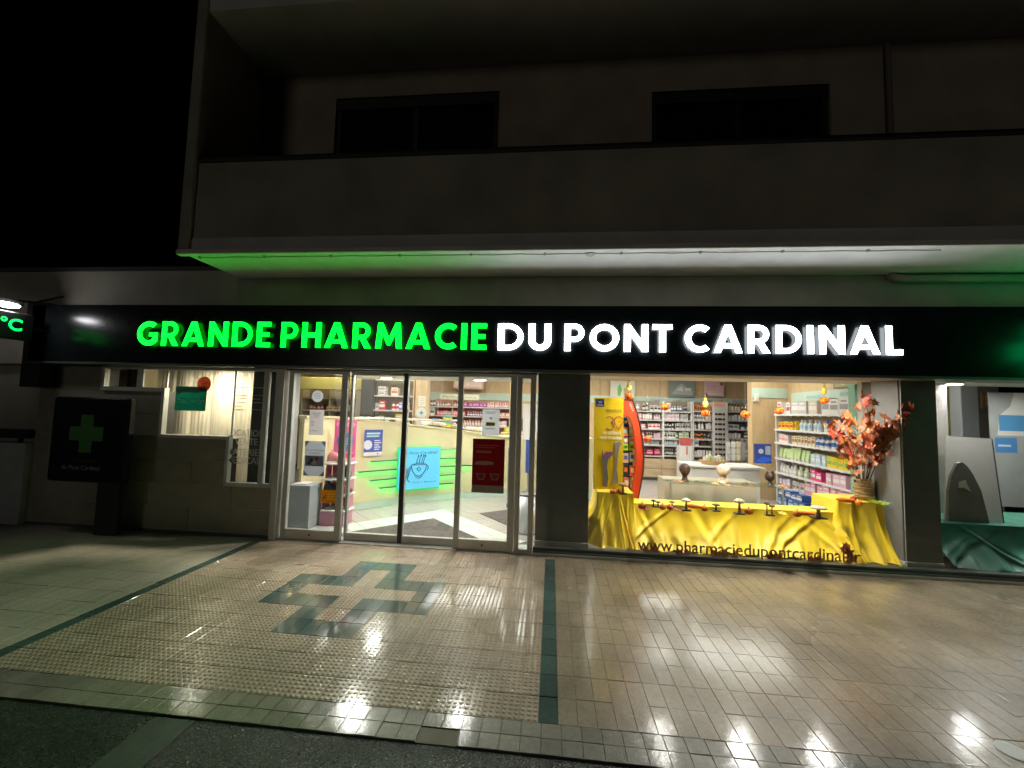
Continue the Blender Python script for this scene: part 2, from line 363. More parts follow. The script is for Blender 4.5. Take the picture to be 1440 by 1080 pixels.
def tile_mesh(name, w_, l_, m, dots=False):
    a = MB(); g = 0.0004; x, y = w_/2-g, l_/2-g; c = 0.0014
    lo = [(-x,-y,-.02),(x,-y,-.02),(x,y,-.02),(-x,y,-.02)]; mid = [(p[0],p[1],-c) for p in lo]
    top = [(math.copysign(abs(p[0])-c, p[0]), math.copysign(abs(p[1])-c, p[1]), 0) for p in lo]
    a.add(lo+mid+top, [(0,1,5,4),(1,2,6,5),(2,3,7,6),(3,0,4,7),(4,5,9,8),(5,6,10,9),(6,7,11,10),(7,4,8,11),(8,9,10,11)])
    if dots:
        n = 8
        for i in range(3):
            for j in range(6):
                cx = (i-1)*w_/3.05; cy_ = (j-2.5)*l_/6.05
                vs = []
                for r_, z_ in ((0.0125, -0.0005), (0.0110, 0.0017), (0.0070, 0.0029)):
                    vs += [(cx+r_*math.cos(2*math.pi*q/n), cy_+r_*math.sin(2*math.pi*q/n), z_) for q in range(n)]
                vs.append((cx, cy_, 0.0032))
                fs = [(l*n+q, l*n+(q+1) % n, (l+1)*n+(q+1) % n, (l+1)*n+q) for l in range(2) for q in range(n)]
                fs += [(2*n+q, 2*n+(q+1) % n, 3*n) for q in range(n)]
                a.add(vs, fs, 0)
    me = mk(name, a.v, a.f, m)
    if dots:
        for p in me.polygons:
            if p.index >= 9: p.use_smooth = True
    return me, a
def in_view(p):
    q = Vector(p)-CAM; z = q.dot(fw)
    if z < 0.1: return False
    return -60 < 720+F_PX*q.dot(rt)/z < 1500 and 540-F_PX*q.dot(up)/z < 1120
def pave(parent, name, spots, w_, l_, m, dots=False, limit=300):
    me, a = tile_mesh(name, w_, l_, m, dots)
    spots = sorted(spots, key=lambda p: (p[0]*.9)**2+p[1]**2)
    vis = [p for p in spots if in_view((p[0], p[1], 0))]
    own = set(vis[:limit]); rest = [p for p in spots if p not in own]
    po = wloc(parent)
    for p in vis[:limit]:
        o = link(name, me, parent, Vector((p[0], p[1], rnd.uniform(-.0012, .0012)))-po)
        o.rotation_euler = (R(rnd.gauss(0, .16)), R(rnd.gauss(0, .2)), R(rnd.gauss(0, .15)))
    if rest:
        b = MB()
        for p in rest:
            z = rnd.uniform(-.0012, .0012); b.add([x+Vector((p[0], p[1], z)) for x in a.v], a.f)
        tag(obj(name, b, m, parent), None, kind='stuff')

PX_ = 0.101
ent = struct('pavement_entrance', bx(-3.475, 0.067, 2.05, 4.78, -.034, -.006), MORT)
tag(ent, 'wet dotted beige pavers with a green cross before the sliding doors')
dot, grn = [], []
for i in range(33):
    for k in range(12):
        x = -3.37+PX_*(i+.5); y = 2.25+.2*(k+.5)
        o_ = (14 <= i <= 19 and 3 <= k <= 9) or (10 <= i <= 23 and 5 <= k <= 7)
        n_ = (16 <= i <= 17 and 4 <= k <= 8) or (12 <= i <= 21 and k == 6)
        (grn if o_ and not n_ else dot).append((x, y))
for k in range(12): grn += [(-3.4205, 2.25+.2*(k+.5)), (0.015, 2.25+.2*(k+.5))]
pave(ent, 'dotted_paver', dot, 0.1, 0.198, T_DOT, True)
pave(ent, 'green_paver', grn, 0.1, 0.198, T_GRN)
pave(ent, 'threshold_paver', [(-3.42+PX_*i, 4.706) for i in range(35)], 0.1, 0.11, T_DOT)
brd = struct('pavement_border', bx(-9, 7, 2.052, 2.248, -.033, -.0055), MORT)
tag(brd, 'double row of square grey edging tiles along the asphalt')
bs = [(-9+.1009*(i+.5), 2.1+.1*j) for i in range(158) for j in range(2)]
bs = [p for p in bs if not (-0.62 < p[0] < -0.40 and p[1] < 2.15)]
pave(brd, 'edging_tile', bs, 0.0995, 0.099, T_BRD)
rgt = struct('pavement_right', bx(0.068, 8, 2.249, 4.78, -.0345, -.0030), mat('mortar_pale', (.25,.20,.145), .6, var=.2, scale=8))
tag(rgt, 'wet plain beige pavers in front of the display windows')
pave(rgt, 'plain_paver', [(0.067+.1005*(i+.5), 2.25+.2*(k+.5)) for i in range(74) for k in range(12)], 0.0996, 0.2003, T_RGT)
pave(rgt, 'sill_paver', [(0.067+.1005*(i+.5), 4.705) for i in range(74)], 0.0995, 0.108, T_RGT)
lft = struct('pavement_left', bx(-14, -3.476, 2.249, 4.78, -.0345, -.0065), MORT)
tag(lft, 'drier pale pavers in front of the stepped window')
pave(lft, 'plain_paver', [(-3.47-.1005*(i+.5), 2.25+.2*(k+.5)) for i in range(90) for k in range(12)], 0.1003, 0.2004, T_LFT, limit=220)
pave(lft, 'plain_paver', [(-3.47-.1005*(i+.5), 4.705) for i in range(34)], 0.1002, 0.11, T_LFT, limit=20)

p = PZ(1425, 1057)
tag(obj('paper_disc', MB().lathe([(.062, .001), (.066, .003), (.06, .0045)], (p.x, p.y, .0), 20), WHITE), 'small white round disc lying on the wet pavement, bottom right', 'disc')  # plain white disc set flat on the paving

# ================================================================== BUILDING
B = thing('apartment_building', 'dark apartment building with a balcony above the pharmacy shopfront', 'building', (-1, 4.9, 0))
obj('wall', bx(-3.99, 8, 4.76, 5.0, 2.06, 3.198), RENDER, B)
lw = bx(-11, -3.992, 4.76, 5.0, 2.06, 3.30); lw.box(-11, -6.70, 4.9, 5.0, 0, 2.06)
obj('wall', lw, RENDER, B); obj('roof_edge', bx(-11, -4.02, 4.72, 5.05, 3.30, 3.345), mat('roof_zinc', (.05,.05,.05), .5), B)
sf = MB().box(-3.97, 8, 3.93, 4.76, 3.20, 3.36); obj('soffit', sf, SOFF, B)
obj('drip_edge', bb(-4.0, 8, 3.885, 3.955, 3.17, 3.225, c=.006), SOFF, B)
cb = MB(); pts = []
for i in range(60):
    x = -3.85+i*0.125; pts.append((x, 4.03+.006*math.sin(i*1.3), 3.188-.004*abs(math.sin(i*.9)))); 
cb.tube(pts, .006, 5)
cab = obj('cable', cb, C((.35,.34,.32)), B)
for i in range(0, 58, 6): obj('clip', bb(pts[i][0]-.012, pts[i][0]+.012, 4.015, 4.045, 3.176, 3.2), C((.3,.3,.28)), cab)
obj('junction_box', MB().lathe([(.045, 3.17), (.05, 3.185), (.05, 3.2)], (0.35, 4.03, 0), 16), C((.45,.44,.42)), B)
obj('parapet', bb(-3.86, 8, 3.935, 4.06, 3.30, 4.20, c=.008), RENDER, B)
obj('parapet_cap', bb(-3.86, 8, 3.92, 4.075, 4.20, 4.232, c=.006), mat('cap_dark', (.03,.03,.03), .6), B)
rail = obj('handrail', bb(-3.86, 8, 3.97, 4.03, 4.245, 4.285, c=.006), BLACK, B)
obj('end_wall', bb(-4.0, -3.87, 3.90, 4.99, 3.226, 8.2, c=.01), RENDER, B)
lo = MB(); WY = 4.84; WIN = ((-2.87, -.73, 5.605), (1.125, 3.13, 5.495))
for x0, x1 in ((-3.86, WIN[0][0]), (WIN[0][1], WIN[1][0]), (WIN[1][1], 8)): lo.box(x0, x1, WY, 4.99, 3.365, 5.94)
for x0, x1, zt in WIN: lo.box(x0, x1, WY, 4.99, zt, 5.94)
obj('balcony_wall', lo, mat('balcony_render', (.38, .32, .25), .9, var=.15, scale=2, bump=.2), B)
obj('balcony_floor', bx(-3.87, 8, 4.061, 4.84, 3.361, 3.40), SOFF, B)
obj('balcony_ceiling', bx(-3.87, 8, 3.92, 4.99, 5.942, 6.12), SOFF, B)
obj('upper_wall', bx(-3.86, 8, 4.0, 4.2, 6.12, 8.2), RENDER, B)
obj('downpipe', MB().tube([(3.72, WY-.05, 5.9), (3.72, WY-.05, 3.4)], .03, 10), mat('pipe_dark', (.2,.18,.15), .7), B)
for x0, x1, zt in WIN:
    wn_ = obj('window', bx(x0, x1, WY+.07, WY+.11, 3.401, zt-.001), mat('dark_pane', (.004,.004,.005), .6, spec=.1), B)
    obj('shutter_box', bb(x0, x1, WY+.02, WY+.068, zt-.14, zt-.001), mat('dark_frame', (.02,.02,.022), .5), wn_)
    for xx in (x0, (x0+x1)/2-.03, x1-.06): obj('window_frame', bx(xx, xx+.06, WY+.04, WY+.068, 3.402, zt-.142), mat('dark_frame', (.02,.02,.022), .5), wn_)
pp = MB().tube([(3.60, 4.735, 3.185), (3.64, 4.70, 3.15), (3.72, 4.70, 3.14), (8, 4.70, 3.14)], .042, 12)
obj('gutter_pipe', pp, RENDER, B, True)
# cladding of the left wing, course by course
cl = obj('cladding_core', bx(-6.66, -3.34, 4.80, 4.95, 0.0, .60), C((.04,.04,.035)), B)
core = MB().box(-6.66, -3.99, 4.80, 4.95, .605, 1.165).box(-6.66, -4.90, 4.80, 4.95, 1.17, 1.74).box(-6.66, -5.76, 4.80, 4.95, 1.745, 2.05)
obj('cladding_core', core, C((.04,.04,.035)), B)
courses = [(.05,.325,-3.345),(.333,.605,-3.345),(.613,.885,-4.0),(.893,1.165,-4.0),(1.173,1.455,-4.91),(1.463,1.742,-4.91),(1.75,2.045,-5.77)]
for k, (z0, z1, xr) in enumerate(courses):
    x = -6.67+ (0.55 if k % 2 else 0); xs = [-6.67]
    while x < xr-.5:
        x += 1.12
        if x < xr-.3: xs.append(x)
    xs.append(xr)
    for a, b in zip(xs, xs[1:]): obj('cladding_panel', bb(a+.002, b-.002, 4.757, 4.80, z0, z1, c=.003), CLAD, cl)
    obj('bead', bx(-6.67, xr, 4.752, 4.80, z0-.0075, z0-.0005), CLADJ, cl)
obj('plinth', bb(-6.66, -3.345, 4.762, 4.80, 0.0, .041, c=.003), ALUD, cl)
obj('corner_pilaster', bb(-6.70, -6.42, 4.56, 4.755, 1.75, 2.83, c=.005), BLACK, B)
# piers behind the glazing
for x0, x1 in ((-.165, .445), (3.76, 4.14)):
    pr = obj('pier', bb(x0, x1, 4.87, 5.25, .06, 2.2, c=.004), PIER, B)
    obj('skirting', bb(x0-.004, x1+.004, 4.855, 5.26, .06, .13, c=.004), ALU, pr)

# stepped window left of the door
SW = obj('stepped_window', MB().prism([(-5.75,2.055),(-5.75,1.735),(-5.71,1.735),(-5.71,2.015),(-3.37,2.015),(-3.37,.65),(-3.93,.65),(-3.93,1.205),(-4.85,1.205),(-4.85,1.785),(-5.71,1.785),(-5.71,1.735),(-4.89,1.735),(-4.89,1.165),(-3.97,1.165),(-3.97,.605),(-3.33,.605),(-3.33,2.055)], 4.725, 4.79), ALU, B)
for pane in ([(-5.71,1.785),(-4.855,1.785),(-4.855,2.015),(-5.71,2.015)], [(-4.85,1.205),(-3.935,1.205),(-3.935,2.015),(-4.85,2.015)], [(-3.93,.65),(-3.53,.65),(-3.53,2.015),(-3.93,2.015)], [(-3.47,.65),(-3.37,.65),(-3.37,2.015),(-3.47,2.015)]):
    obj('pane', MB().prism(pane, 4.757, 4.765), GLASS, SW)
obj('mullion', bb(-3.53, -3.47, 4.73, 4.785, .65, 2.015), ALU, SW)
for x_ in (-4.852, -3.932): obj('glass_joint', bx(x_-.005, x_+.005, 4.752, 4.77, 1.206 if x_ > -4.5 else 1.786, 2.015), C((.55,.54,.5)), SW)
obj('jamb_profile', bb(-3.325, -3.245, 4.70, 4.80, 0.0, 2.075), ALU, B)

# sliding door
DR = obj('sliding_door', bb(-3.24, -.185, 4.70, 4.92, 2.035, 2.075, c=.004), ALUD, B)
obj('threshold', bb(-3.24, -.17, 4.74, 4.95, -.003, .012, c=.003), ALU, DR)
def door_panel(x0, x1, y0, y1, ls, rs, bot, top=.030, lm=None, rm=None):
    m = MB(); z1 = 2.03
    m.bbox(x0+ls, x1-rs, y0, y1, .015, .015+bot)
    o = obj('door_panel', m, ALU, DR); obj('top_rail', bb(x0+ls, x1-rs, y0, y1, z1-top, z1), ALU, o)
    obj('stile', bb(x0, x0+ls, y0-.001, y1+.001, .014, z1+.001), lm or ALU, o); obj('stile', bb(x1-rs, x1, y0-.001, y1+.001, .014, z1+.001), rm or ALU, o)
    obj('pane', bx(x0+ls-.005, x1-rs+.005, (y0+y1)/2-.004, (y0+y1)/2+.004, .012+bot, z1-top+.002), GLASS, o)
    return o
d1 = door_panel(-3.215, -2.465, 4.755, 4.805, .06, .075, .115)
door_panel(-2.46, -1.785, 4.835, 4.885, .03, .012, .085)
door_panel(-1.745, -1.06, 4.835, 4.885, .012, .03, .085)
d4 = door_panel(-1.10, -.405, 4.755, 4.805, .06, .075, .115)
obj('meeting_stile', bb(-1.79, -1.74, 4.825, 4.895, .016, 2.03), BLACK, DR)
for x_ in (-2.84, -.76): obj('lock', MB().lathe([(.012, -.004), (.012, 0)], (x_, 4.752, .075), 10, axis='y'), BLACK, DR)
sl = MB().bbox(-.40, -.345, 4.755, 4.81, 0, 2.072).bbox(-.245, -.185, 4.752, 4.812, 0, 2.074)
sl.bbox(-.345, -.245, 4.757, 4.808, 0.013, .05).bbox(-.345, -.245, 4.757, 4.808, 1.99, 2.033)
sp = obj('side_light', sl, ALU, B); obj('pane', bx(-.346, -.244, 4.778, 4.785, .05, 1.99), GLASS, sp)

# big display glazing
GZ = MB(); GZ.bbox(-.18, 8, 4.745, 4.86, 0.0, .05, c=.005).bbox(-.18, 8, 4.765, 4.845, .05, .085, c=.005)
gw = obj('display_window', GZ, ALUD, B)
obj('kick_plate', bb(-.18, 8, 4.735, 4.744, 0.001, .03, c=.002), ALU, gw)
obj('head_rail', bb(-.18, 8, 4.77, 4.84, 2.072, 2.095, c=.004), ALUD, gw)
for a, b in ((-.18, .448), (.452, 3.728), (3.732, 8)): obj('pane', bx(a, b, 4.798, 4.806, .08, 2.076), GLASS, gw)
obj('glass_joint', bx(3.7285, 3.7315, 4.797, 4.807, .085, 2.056), C((.5,.5,.47)), gw)

# low wall and railing at the far left
L_ = thing('low_wall', 'pale grey low wall with a black rail at the far left edge', 'wall', (-8.6, 4.75, 0))
obj('wall', bb(-10.5, -6.705, 4.70, 4.80, 0, 1.03, c=.006), mat('low_wall_paint', (.50,.50,.55), .8, var=.1, bump=.15), L_)
obj('rail', bb(-10.5, -6.71, 4.70, 4.78, 1.09, 1.20, c=.006), BLACK, L_)
for x_ in (-6.85, -8.2, -9.6): obj('bracket', bb(x_-.02, x_+.02, 4.72, 4.76, 1.03, 1.09), BLACK, L_)

# ================================================================== SIGNS OUTSIDE
S = thing('shop_sign', 'long black fascia with glowing green and white pharmacy lettering', 'sign', (-1, 4.65, 2.05))
obj('panel', bb(-6.62, 8, 4.56, 4.755, 2.078, 2.80, c=.006), SIGNB, S)
obj('trim', bb(-6.62, 8, 4.552, 4.70, 2.05, 2.0775, c=.003), ALUD, S)
GRN = emitm('green_letter', (0.0, 1.0, 0.012), 3.2); GRNS = emitm('green_letter_side', (0.0, 1.0, 0.02), .1)
WHT = emitm('white_letter', (0.90, 0.96, 1.0), 7.5); WHTS = emitm('white_letter_side', (0.85, 0.92, 1.0), .12)
fr_s = Frame((0, 4.512, 0))
from mathutils.geometry import tessellate_polygon
def ap(cx, cy_, r_, a0, a1, n=16): return [(cx+r_*math.cos(R(a0+(a1-a0)*i/n)), cy_+r_*math.sin(R(a0+(a1-a0)*i/n))) for i in range(n+1)]
GL = {
 'G': [ap(.5,.5,.5,48,322,24)+[(.894,.56),(.50,.56),(.50,.36),(.655,.36),(.655,.285)]+ap(.5,.5,.265,306,52,20)],
 'C': [ap(.5,.5,.5,48,312,24)+ap(.5,.5,.265,312,48,20)],
 'O': [ap(.5,.5,.5,0,345,23), ap(.5,.5,.265,0,345,23)],
 'D': [[(0,0)]+ap(.34,.5,.5,-90,90)+[(0,1)], [(.24,.21)]+ap(.34,.5,.29,-90,90)+[(.24,.79)]],
 'P': [[(0,0),(.24,0),(.24,.33)]+ap(.36,.665,.335,-90,90)+[(0,1)], [(.24,.53)]+ap(.35,.665,.135,-90,90)+[(.24,.80)]],
 'R': [[(0,0),(.24,0),(.24,.32),(.30,.32),(.48,0),(.76,0),(.54,.375)]+ap(.37,.665,.335,-50,90)+[(0,1)], [(.24,.53)]+ap(.36,.665,.135,-90,90)+[(.24,.80)]],
 'A': [[(0,0),(.25,0),(.315,.17),(.645,.17),(.71,0),(.96,0),(.60,1),(.36,1)], [(.385,.36),(.575,.36),(.48,.64)]],
 'N': [[(0,0),(.24,0),(.24,.56),(.60,0),(.82,0),(.82,1),(.58,1),(.58,.44),(.22,1),(0,1)]],
 'E': [[(0,0),(.58,0),(.58,.21),(.24,.21),(.24,.40),(.53,.40),(.53,.60),(.24,.60),(.24,.79),(.58,.79),(.58,1),(0,1)]],
 'H': [[(0,0),(.24,0),(.24,.39),(.54,.39),(.54,0),(.78,0),(.78,1),(.54,1),(.54,.61),(.24,.61),(.24,1),(0,1)]],
 'M': [[(0,0),(.24,0),(.28,.52),(.45,.12),(.58,.12),(.75,.52),(.79,0),(1.03,0),(.95,1),(.74,1),(.515,.47),(.29,1),(.08,1)]],
 'I': [[(0,0),(.24,0),(.24,1),(0,1)]], 'L': [[(0,0),(.54,0),(.54,.21),(.24,.21),(.24,1),(0,1)]],
 'T': [[(.21,0),(.45,0),(.45,.79),(.66,.79),(.66,1),(0,1),(0,.79),(.21,.79)]],
 'U': [[(0,1)]+ap(.37,.37,.37,180,360)+[(.74,1),(.50,1)]+ap(.37,.37,.13,360,180)+[(.24,1)]]}
def inset(c_, d):
    n = len(c_); ar = sum(c_[i][0]*c_[(i+1) % n][1]-c_[(i+1) % n][0]*c_[i][1] for i in range(n)); sgn = 1 if ar > 0 else -1; out = []
    for i in range(n):
        p = Vector(c_[i]); a_ = p-Vector(c_[i-1]); b_ = Vector(c_[(i+1) % n])-p
        if a_.length < 1e-6 or b_.length < 1e-6: out.append((p.x, p.y)); continue
        a_.normalize(); b_.normalize(); na = Vector((-a_.y, a_.x))*sgn; nb_ = Vector((-b_.y, b_.x))*sgn
        m_ = na+nb_; k_ = d/max(.35, (1+na.dot(nb_))); q_ = p+m_*k_; out.append((q_.x, q_.y))
    return out
for k_ in GL: GL[k_] = [inset(c_, .02 if i == 0 else -.02) for i, c_ in enumerate(GL[k_])]
def sign_word(word, pa, pb, face, side):
    x0 = PY(pa, 480, 4.50).x; x1 = PY(pb, 480, 4.50).x; sp_ = .16; gw = .94; x = 0; pos = []
    for chh in word:
        wg = max(p[0] for p in GL[chh][0])-.02; k_ = {'O': .02, 'A': -.03, 'C': .0, 'G': .0, 'T': -.02}.get(chh, 0); pos.append(x+k_); x += wg*gw+sp_+k_
    s_ = (x1-x0)/(x-sp_); hz = .297/.96; th = .022
    for chh, px_ in zip(word, pos):
        m = MB(); cs_ = [[Vector((a_, b_, 0)) for a_, b_ in c_] for c_ in GL[chh]]; flatp = [p for c_ in cs_ for p in c_]
        tri = tessellate_polygon(cs_); nv = len(flatp)
        f3 = lambda p, z: fr_s.at(x0+(px_+p.x*gw)*s_, 2.280+p.y*hz, z)
        m.add([f3(p, 0) for p in flatp]+[f3(p, -th) for p in flatp], [])
        for t_ in tri:
            a_, b_, c_ = [flatp[i] for i in t_]; ccw = (b_-a_).cross(c_-a_).z > 0
            t_ = tuple(t_) if ccw else tuple(t_)[::-1]; m.f.append(t_); m.mi.append(0)
        o_ = 0
        for c_ in cs_:
            n_ = len(c_)
            for i in range(n_): m.f.append((o_+i, o_+(i+1) % n_, nv+o_+(i+1) % n_, nv+o_+i)); m.mi.append(1)
            o_ += n_
        obj('letter', m, [face, side], S)
for wd_, a, b, f_, s_ in (('GRANDE',190,378,GRN,GRNS),('PHARMACIE',393,683,GRN,GRNS),('DU',699,774,WHT,WHTS),('PONT',793,945,WHT,WHTS),('CARDINAL',963,1270,WHT,WHTS)):
    sign_word(wd_, a, b, f_, s_)

# temperature display at the left end, seen edge-on along the wall, and the floodlight above it
TS = thing('temperature_display', 'green lit temperature display projecting from the wall at far left', 'sign', (-6.40, 3.95, 2.30))
obj('housing', bb(-6.46, -6.345, 3.25, 4.40, 2.30, 2.62, c=.01), BLACK, TS)
obj('bracket', MB().tube([(-6.40, 4.40, 2.46), (-6.40, 4.56, 2.46)], .025, 8), BLACK, TS)
ft = Frame((-6.343, 3.25, 2.30), (0, 1, 0), (0, 0, 1))
tm = text_mb('15°C', ft, 1.04, .105, .002, height=.14, align='r', offset=.02)
obj('digits', tm, emitm('led_green', (0.0, 1.0, 0.10), 1.3), TS)
FL = thing('floodlight', 'white lit floodlight on a bracket above the temperature display', 'lamp', (-6.35, 4.14, 2.66))
obj('housing', MB().bbox(-6.46, -6.33, 4.0, 4.28, 2.70, 2.76).tube([(-6.42, 4.2, 2.76), (-6.42, 4.45, 2.80), (-6.42, 4.72, 2.95)], .014, 6), BLACK, FL)
obj('lens', MB().ball((-6.36, 4.14, 2.69), .075, .12, .032, 14, 8), emitm('flood_lens', (.95, .93, .95), 20), FL, True)
# the same make of green cross hangs at the right-hand end, its glow falls on the fascia
GC = thing('pharmacy_cross', 'green glowing pharmacy cross at the right end of the fascia', 'sign', (5.45, 4.1, 2.1))
cm = MB(); fc = Frame((5.39, 4.05, 2.45), (0, -1, 0), (0, 0, 1))
q = .11; e_ = .33
cross = [(-q,-e_),(q,-e_),(q,-q),(e_,-q),(e_,q),(q,q),(q,e_),(-q,e_),(-q,q),(-e_,q),(-e_,-q),(-q,-q)]
obj('housing', fc.poly(cross, 0, .1), BLACK, GC)
obj('led_face', fc.poly([(a*.92, b*.92) for a, b in cross], .004, .003), emitm('led_green2', (0, 1, .25), 2.2), GC)
obj('bracket', MB().tube([(5.44, 4.36, 2.45), (5.44, 4.57, 2.45)], .025, 8), BLACK, GC)

# free-standing dark panel with the green cross
TT = thing('totem_panel', 'unlit dark pharmacy panel with green cross on a post before the wall', 'sign', (-5.5, 4.5, 0))
obj('post', bb(-5.42, -5.12, 4.52, 4.58, 0, .64, c=.004), BLACK, TT)
obj('panel', bb(-6.06, -5.03, 4.47, 4.57, .62, 1.64, c=.02), mat('panel_navy', (.012,.013,.018), .18), TT)
fp = Frame((-5.57, 4.468, 1.20))
q, e_ = .085, .225
cross = [(-q,-e_),(q,-e_),(q,-q),(e_,-q),(e_,q),(q,q),(q,e_),(-q,e_),(-q,q),(-e_,q),(-e_,-q),(-q,-q)]
obj('cross', fp.poly(cross, .001, .004), mat('dull_green', (.035,.15,.016), .5), TT)
obj('lettering', text_mb('Pharmacie', fp, 0, -.34, .003, height=.05, align='c'), C((.03,.06,.03)), TT)
obj('lettering', text_mb('du Pont Cardinal', fp, -.03, -.43, .003, height=.055, align='c', offset=.01), C((.22,.22,.23)), TT)

# ================================================================== SHOP INTERIOR: SHELL
T_FLO = tile_mat('floor_tile', (0.44, 0.41, 0.395), 0.05, 50, 50, 0, 0, 0.24, 0.25, bump=0.03, dirt=0.05)
T_MNT = tile_mat('mint_floor_tile', (0.64, 0.70, 0.66), 0.03, 50, 50, 0, 0, 0.24, 0.25, bump=0.03, dirt=0.03)
fl = struct('shop_floor', bx(-7, 8, 4.951, 11.2, -.06, -.004), C((.13,.125,.12)))
tag(fl, 'pale tiled floor inside the pharmacy')
APEX = Vector((-1.70, 6.06)); da = Vector((1, 1))/math.sqrt(2); db = Vector((1, -1))/math.sqrt(2)
def rot_tiles(par, name, m, keep, limit):
    me, a = tile_mesh(name, .195, .195, m); me.transform(Matrix.Rotation(R(45), 4, 'Z')); av = [Matrix.Rotation(R(45), 3, 'Z') @ x for x in a.v]
    sp_ = []
    for i in range(-40, 60):
        for j in range(-60, 60):
            p = APEX+da*(.2*(i+.5))+db*(.2*(j+.5))
            if -4.2 < p.x < 4.6 and 5.1 < p.y < 11.1 and keep(i, j, p): sp_.append(p)
    sp_.sort(key=lambda p: p.length)
    b = MB()
    for n_, p in enumerate(sp_):
        if n_ < limit and p.y < 8.2 and p.x < .2: link(name, me, par, Vector((p.x, p.y, 0))-wloc(par))
        else: b.add([x+Vector((p.x, p.y, 0)) for x in av], a.f)
    if b.v: tag(obj(name, b, m, par), None, kind='stuff')
def in_mat1(i, j): return i < 0 and j >= 0 and True
def mint(i, j): return (0 <= i < 2 and j >= -2) or (-2 <= j < 0 and i < 2)
# mat lies inside the corner (both coordinates on the street side of the apex), the mint band runs round it
rot_tiles(fl, 'floor_tile', T_FLO, lambda i, j, p: not mint(i, j) and not (i < 0 and j >= 0), 260)
rot_tiles(fl, 'mint_floor_tile', T_MNT, lambda i, j, p: mint(i, j), 90)
m1 = MB().prism([(0,0),(1,0),(1,1)], 0, 1); 
def flat(pts, z0, z1):
    n = len(pts); return MB().add([(x, y, z1) for x, y in pts]+[(x, y, z0) for x, y in pts], [tuple(range(n)), tuple(range(2*n-1, n-1, -1))]+[(i, n+i, n+(i+1) % n, (i+1) % n) for i in range(n)])
tag(obj('door_mat', flat([(-2.74, 5.0), (-.66, 5.0), (-1.70, 6.055)], -.003, .006), MATG), 'grey-brown triangular entrance mat just inside the sliding doors', 'mat')
tag(obj('floor_mat', flat([(-1.09, 6.48), (-.45, 5.72), (.1, 5.72), (.1, 6.8), (-.62, 6.85)], .001, .008), MATG), 'grey-brown mat further right beyond the pale tile band', 'mat')
strip = flat([(-3.3, 4.952), (-.1, 4.952), (-.1, 5.1), (-3.3, 5.1)], -.0035, .0005)
tag(struct('entrance_strip', strip, T_MNT), 'pale strip behind the door track')
W_ = struct('shop_back_wall', bx(-7.2, 8, 11.2, 11.4, 0, 3), WOOD)
struct('shop_left_wall', bx(-7.2, -7.0, 5.0, 11.2, 0, 3), CREAM)
struct('shop_ceiling', bx(-7, 8, 4.96, 11.2, 2.70, 2.80), CEIL)
so = MB().box(-3.45, .35, 4.96, 7.0, 2.11, 2.22); struct('entrance_soffit', so, CEIL)
struct('display_soffit', bx(.352, 8, 4.96, 5.95, 2.10, 2.22), CEIL)
struct('left_display_soffit', bx(-6.6, -3.56, 4.96, 5.7, 2.12, 2.2), CEIL)
struct('partition_wall', bx(-3.56, -3.46, 4.96, 5.36, 0, 2.2), mat('grey_partition', (.36,.36,.37), .6, var=.05))
struct('right_side_wall', bx(4.72, 4.9, 6.32, 8.75, 0, 2.7), WOOD)
struct('jut_wall', bx(4.03, 4.72, 8.75, 8.95, 0, 2.7), WOOD)
struct('grey_pillar', bx(3.92, 4.9, 5.62, 5.70, 0, 2.109), PLASTER)
struct('right_room_wall', bx(4.95, 8, 8.2, 8.4, 0, 2.7), mat('dim_wall', (.30,.30,.28), .8, var=.1))
struct('mint_band', MB().box(-3.5, 5.6, 11.17, 11.197, 1.90, 2.10).box(4.025, 4.715, 8.735, 8.748, 2.02, 2.22).box(4.70, 4.718, 6.5, 8.6, 1.72, 2.12), MINT)
for i in range(12):
    x = -3.4+i*.78
    obj('panel_joint', bx(x, x+.008, 11.19, 11.199, .1, 2.7), C((.25,.17,.09)), W_)

def downlight(x, y, z, s, r=.085, label='', col=(1, .955, .88), group=None):
    t = thing('downlight', label, 'lamp', (x, y, z-.02), group)
    obj('rim', MB().lathe([(r+.02, z-.012), (r+.02, z-.001), (r, z-.001), (r, z-.012)], (x, y, 0), 24, cap=False), WHITE, t)
    obj('lens', MB().lathe([(r, z-.008), (r, z-.004)], (x, y, 0), 24), emitm('lens_%d_%d' % (s, int(col[2]*100)), col, s), t)
    return t
downlight(-1.17, 6.6, 2.11, 180, label='round downlight over the entrance, behind the right fixed door panel')
downlight(-2.75, 6.6, 2.11, 180, label='round downlight over the entrance, behind the left half of the doors')
downlight(-1.05, 5.12, 2.11, 170, label='round downlight close behind the right end of the doors')
downlight(-2.35, 5.12, 2.11, 170, label='round downlight close behind the left end of the doors')
downlight(1.32, 5.05, 2.10, 190, label='left one of three downlights over the yellow window display')
downlight(2.18, 5.05, 2.10, 190, label='middle one of three downlights over the yellow window display')
downlight(3.02, 5.05, 2.10, 190, label='right one of three downlights over the yellow window display')
downlight(4.98, 5.64, 2.10, 170, label='bright downlight over the green cloth window, nearest the dark pier', col=(1, .97, .93))
downlight(4.75, 5.05, 2.10, 45, label='small downlight close to the glass over the green cloth', col=(1, .97, .93))
downlight(6.0, 5.55, 2.10, 120, label='second downlight over the green cloth window, further right', col=(1, .97, .93))  # out of view, added to brighten the banner and back wall
downlight(-4.62, 5.12, 2.12, 170, label='downlight over the curtain in the stepped window', col=(1, .9, .7))
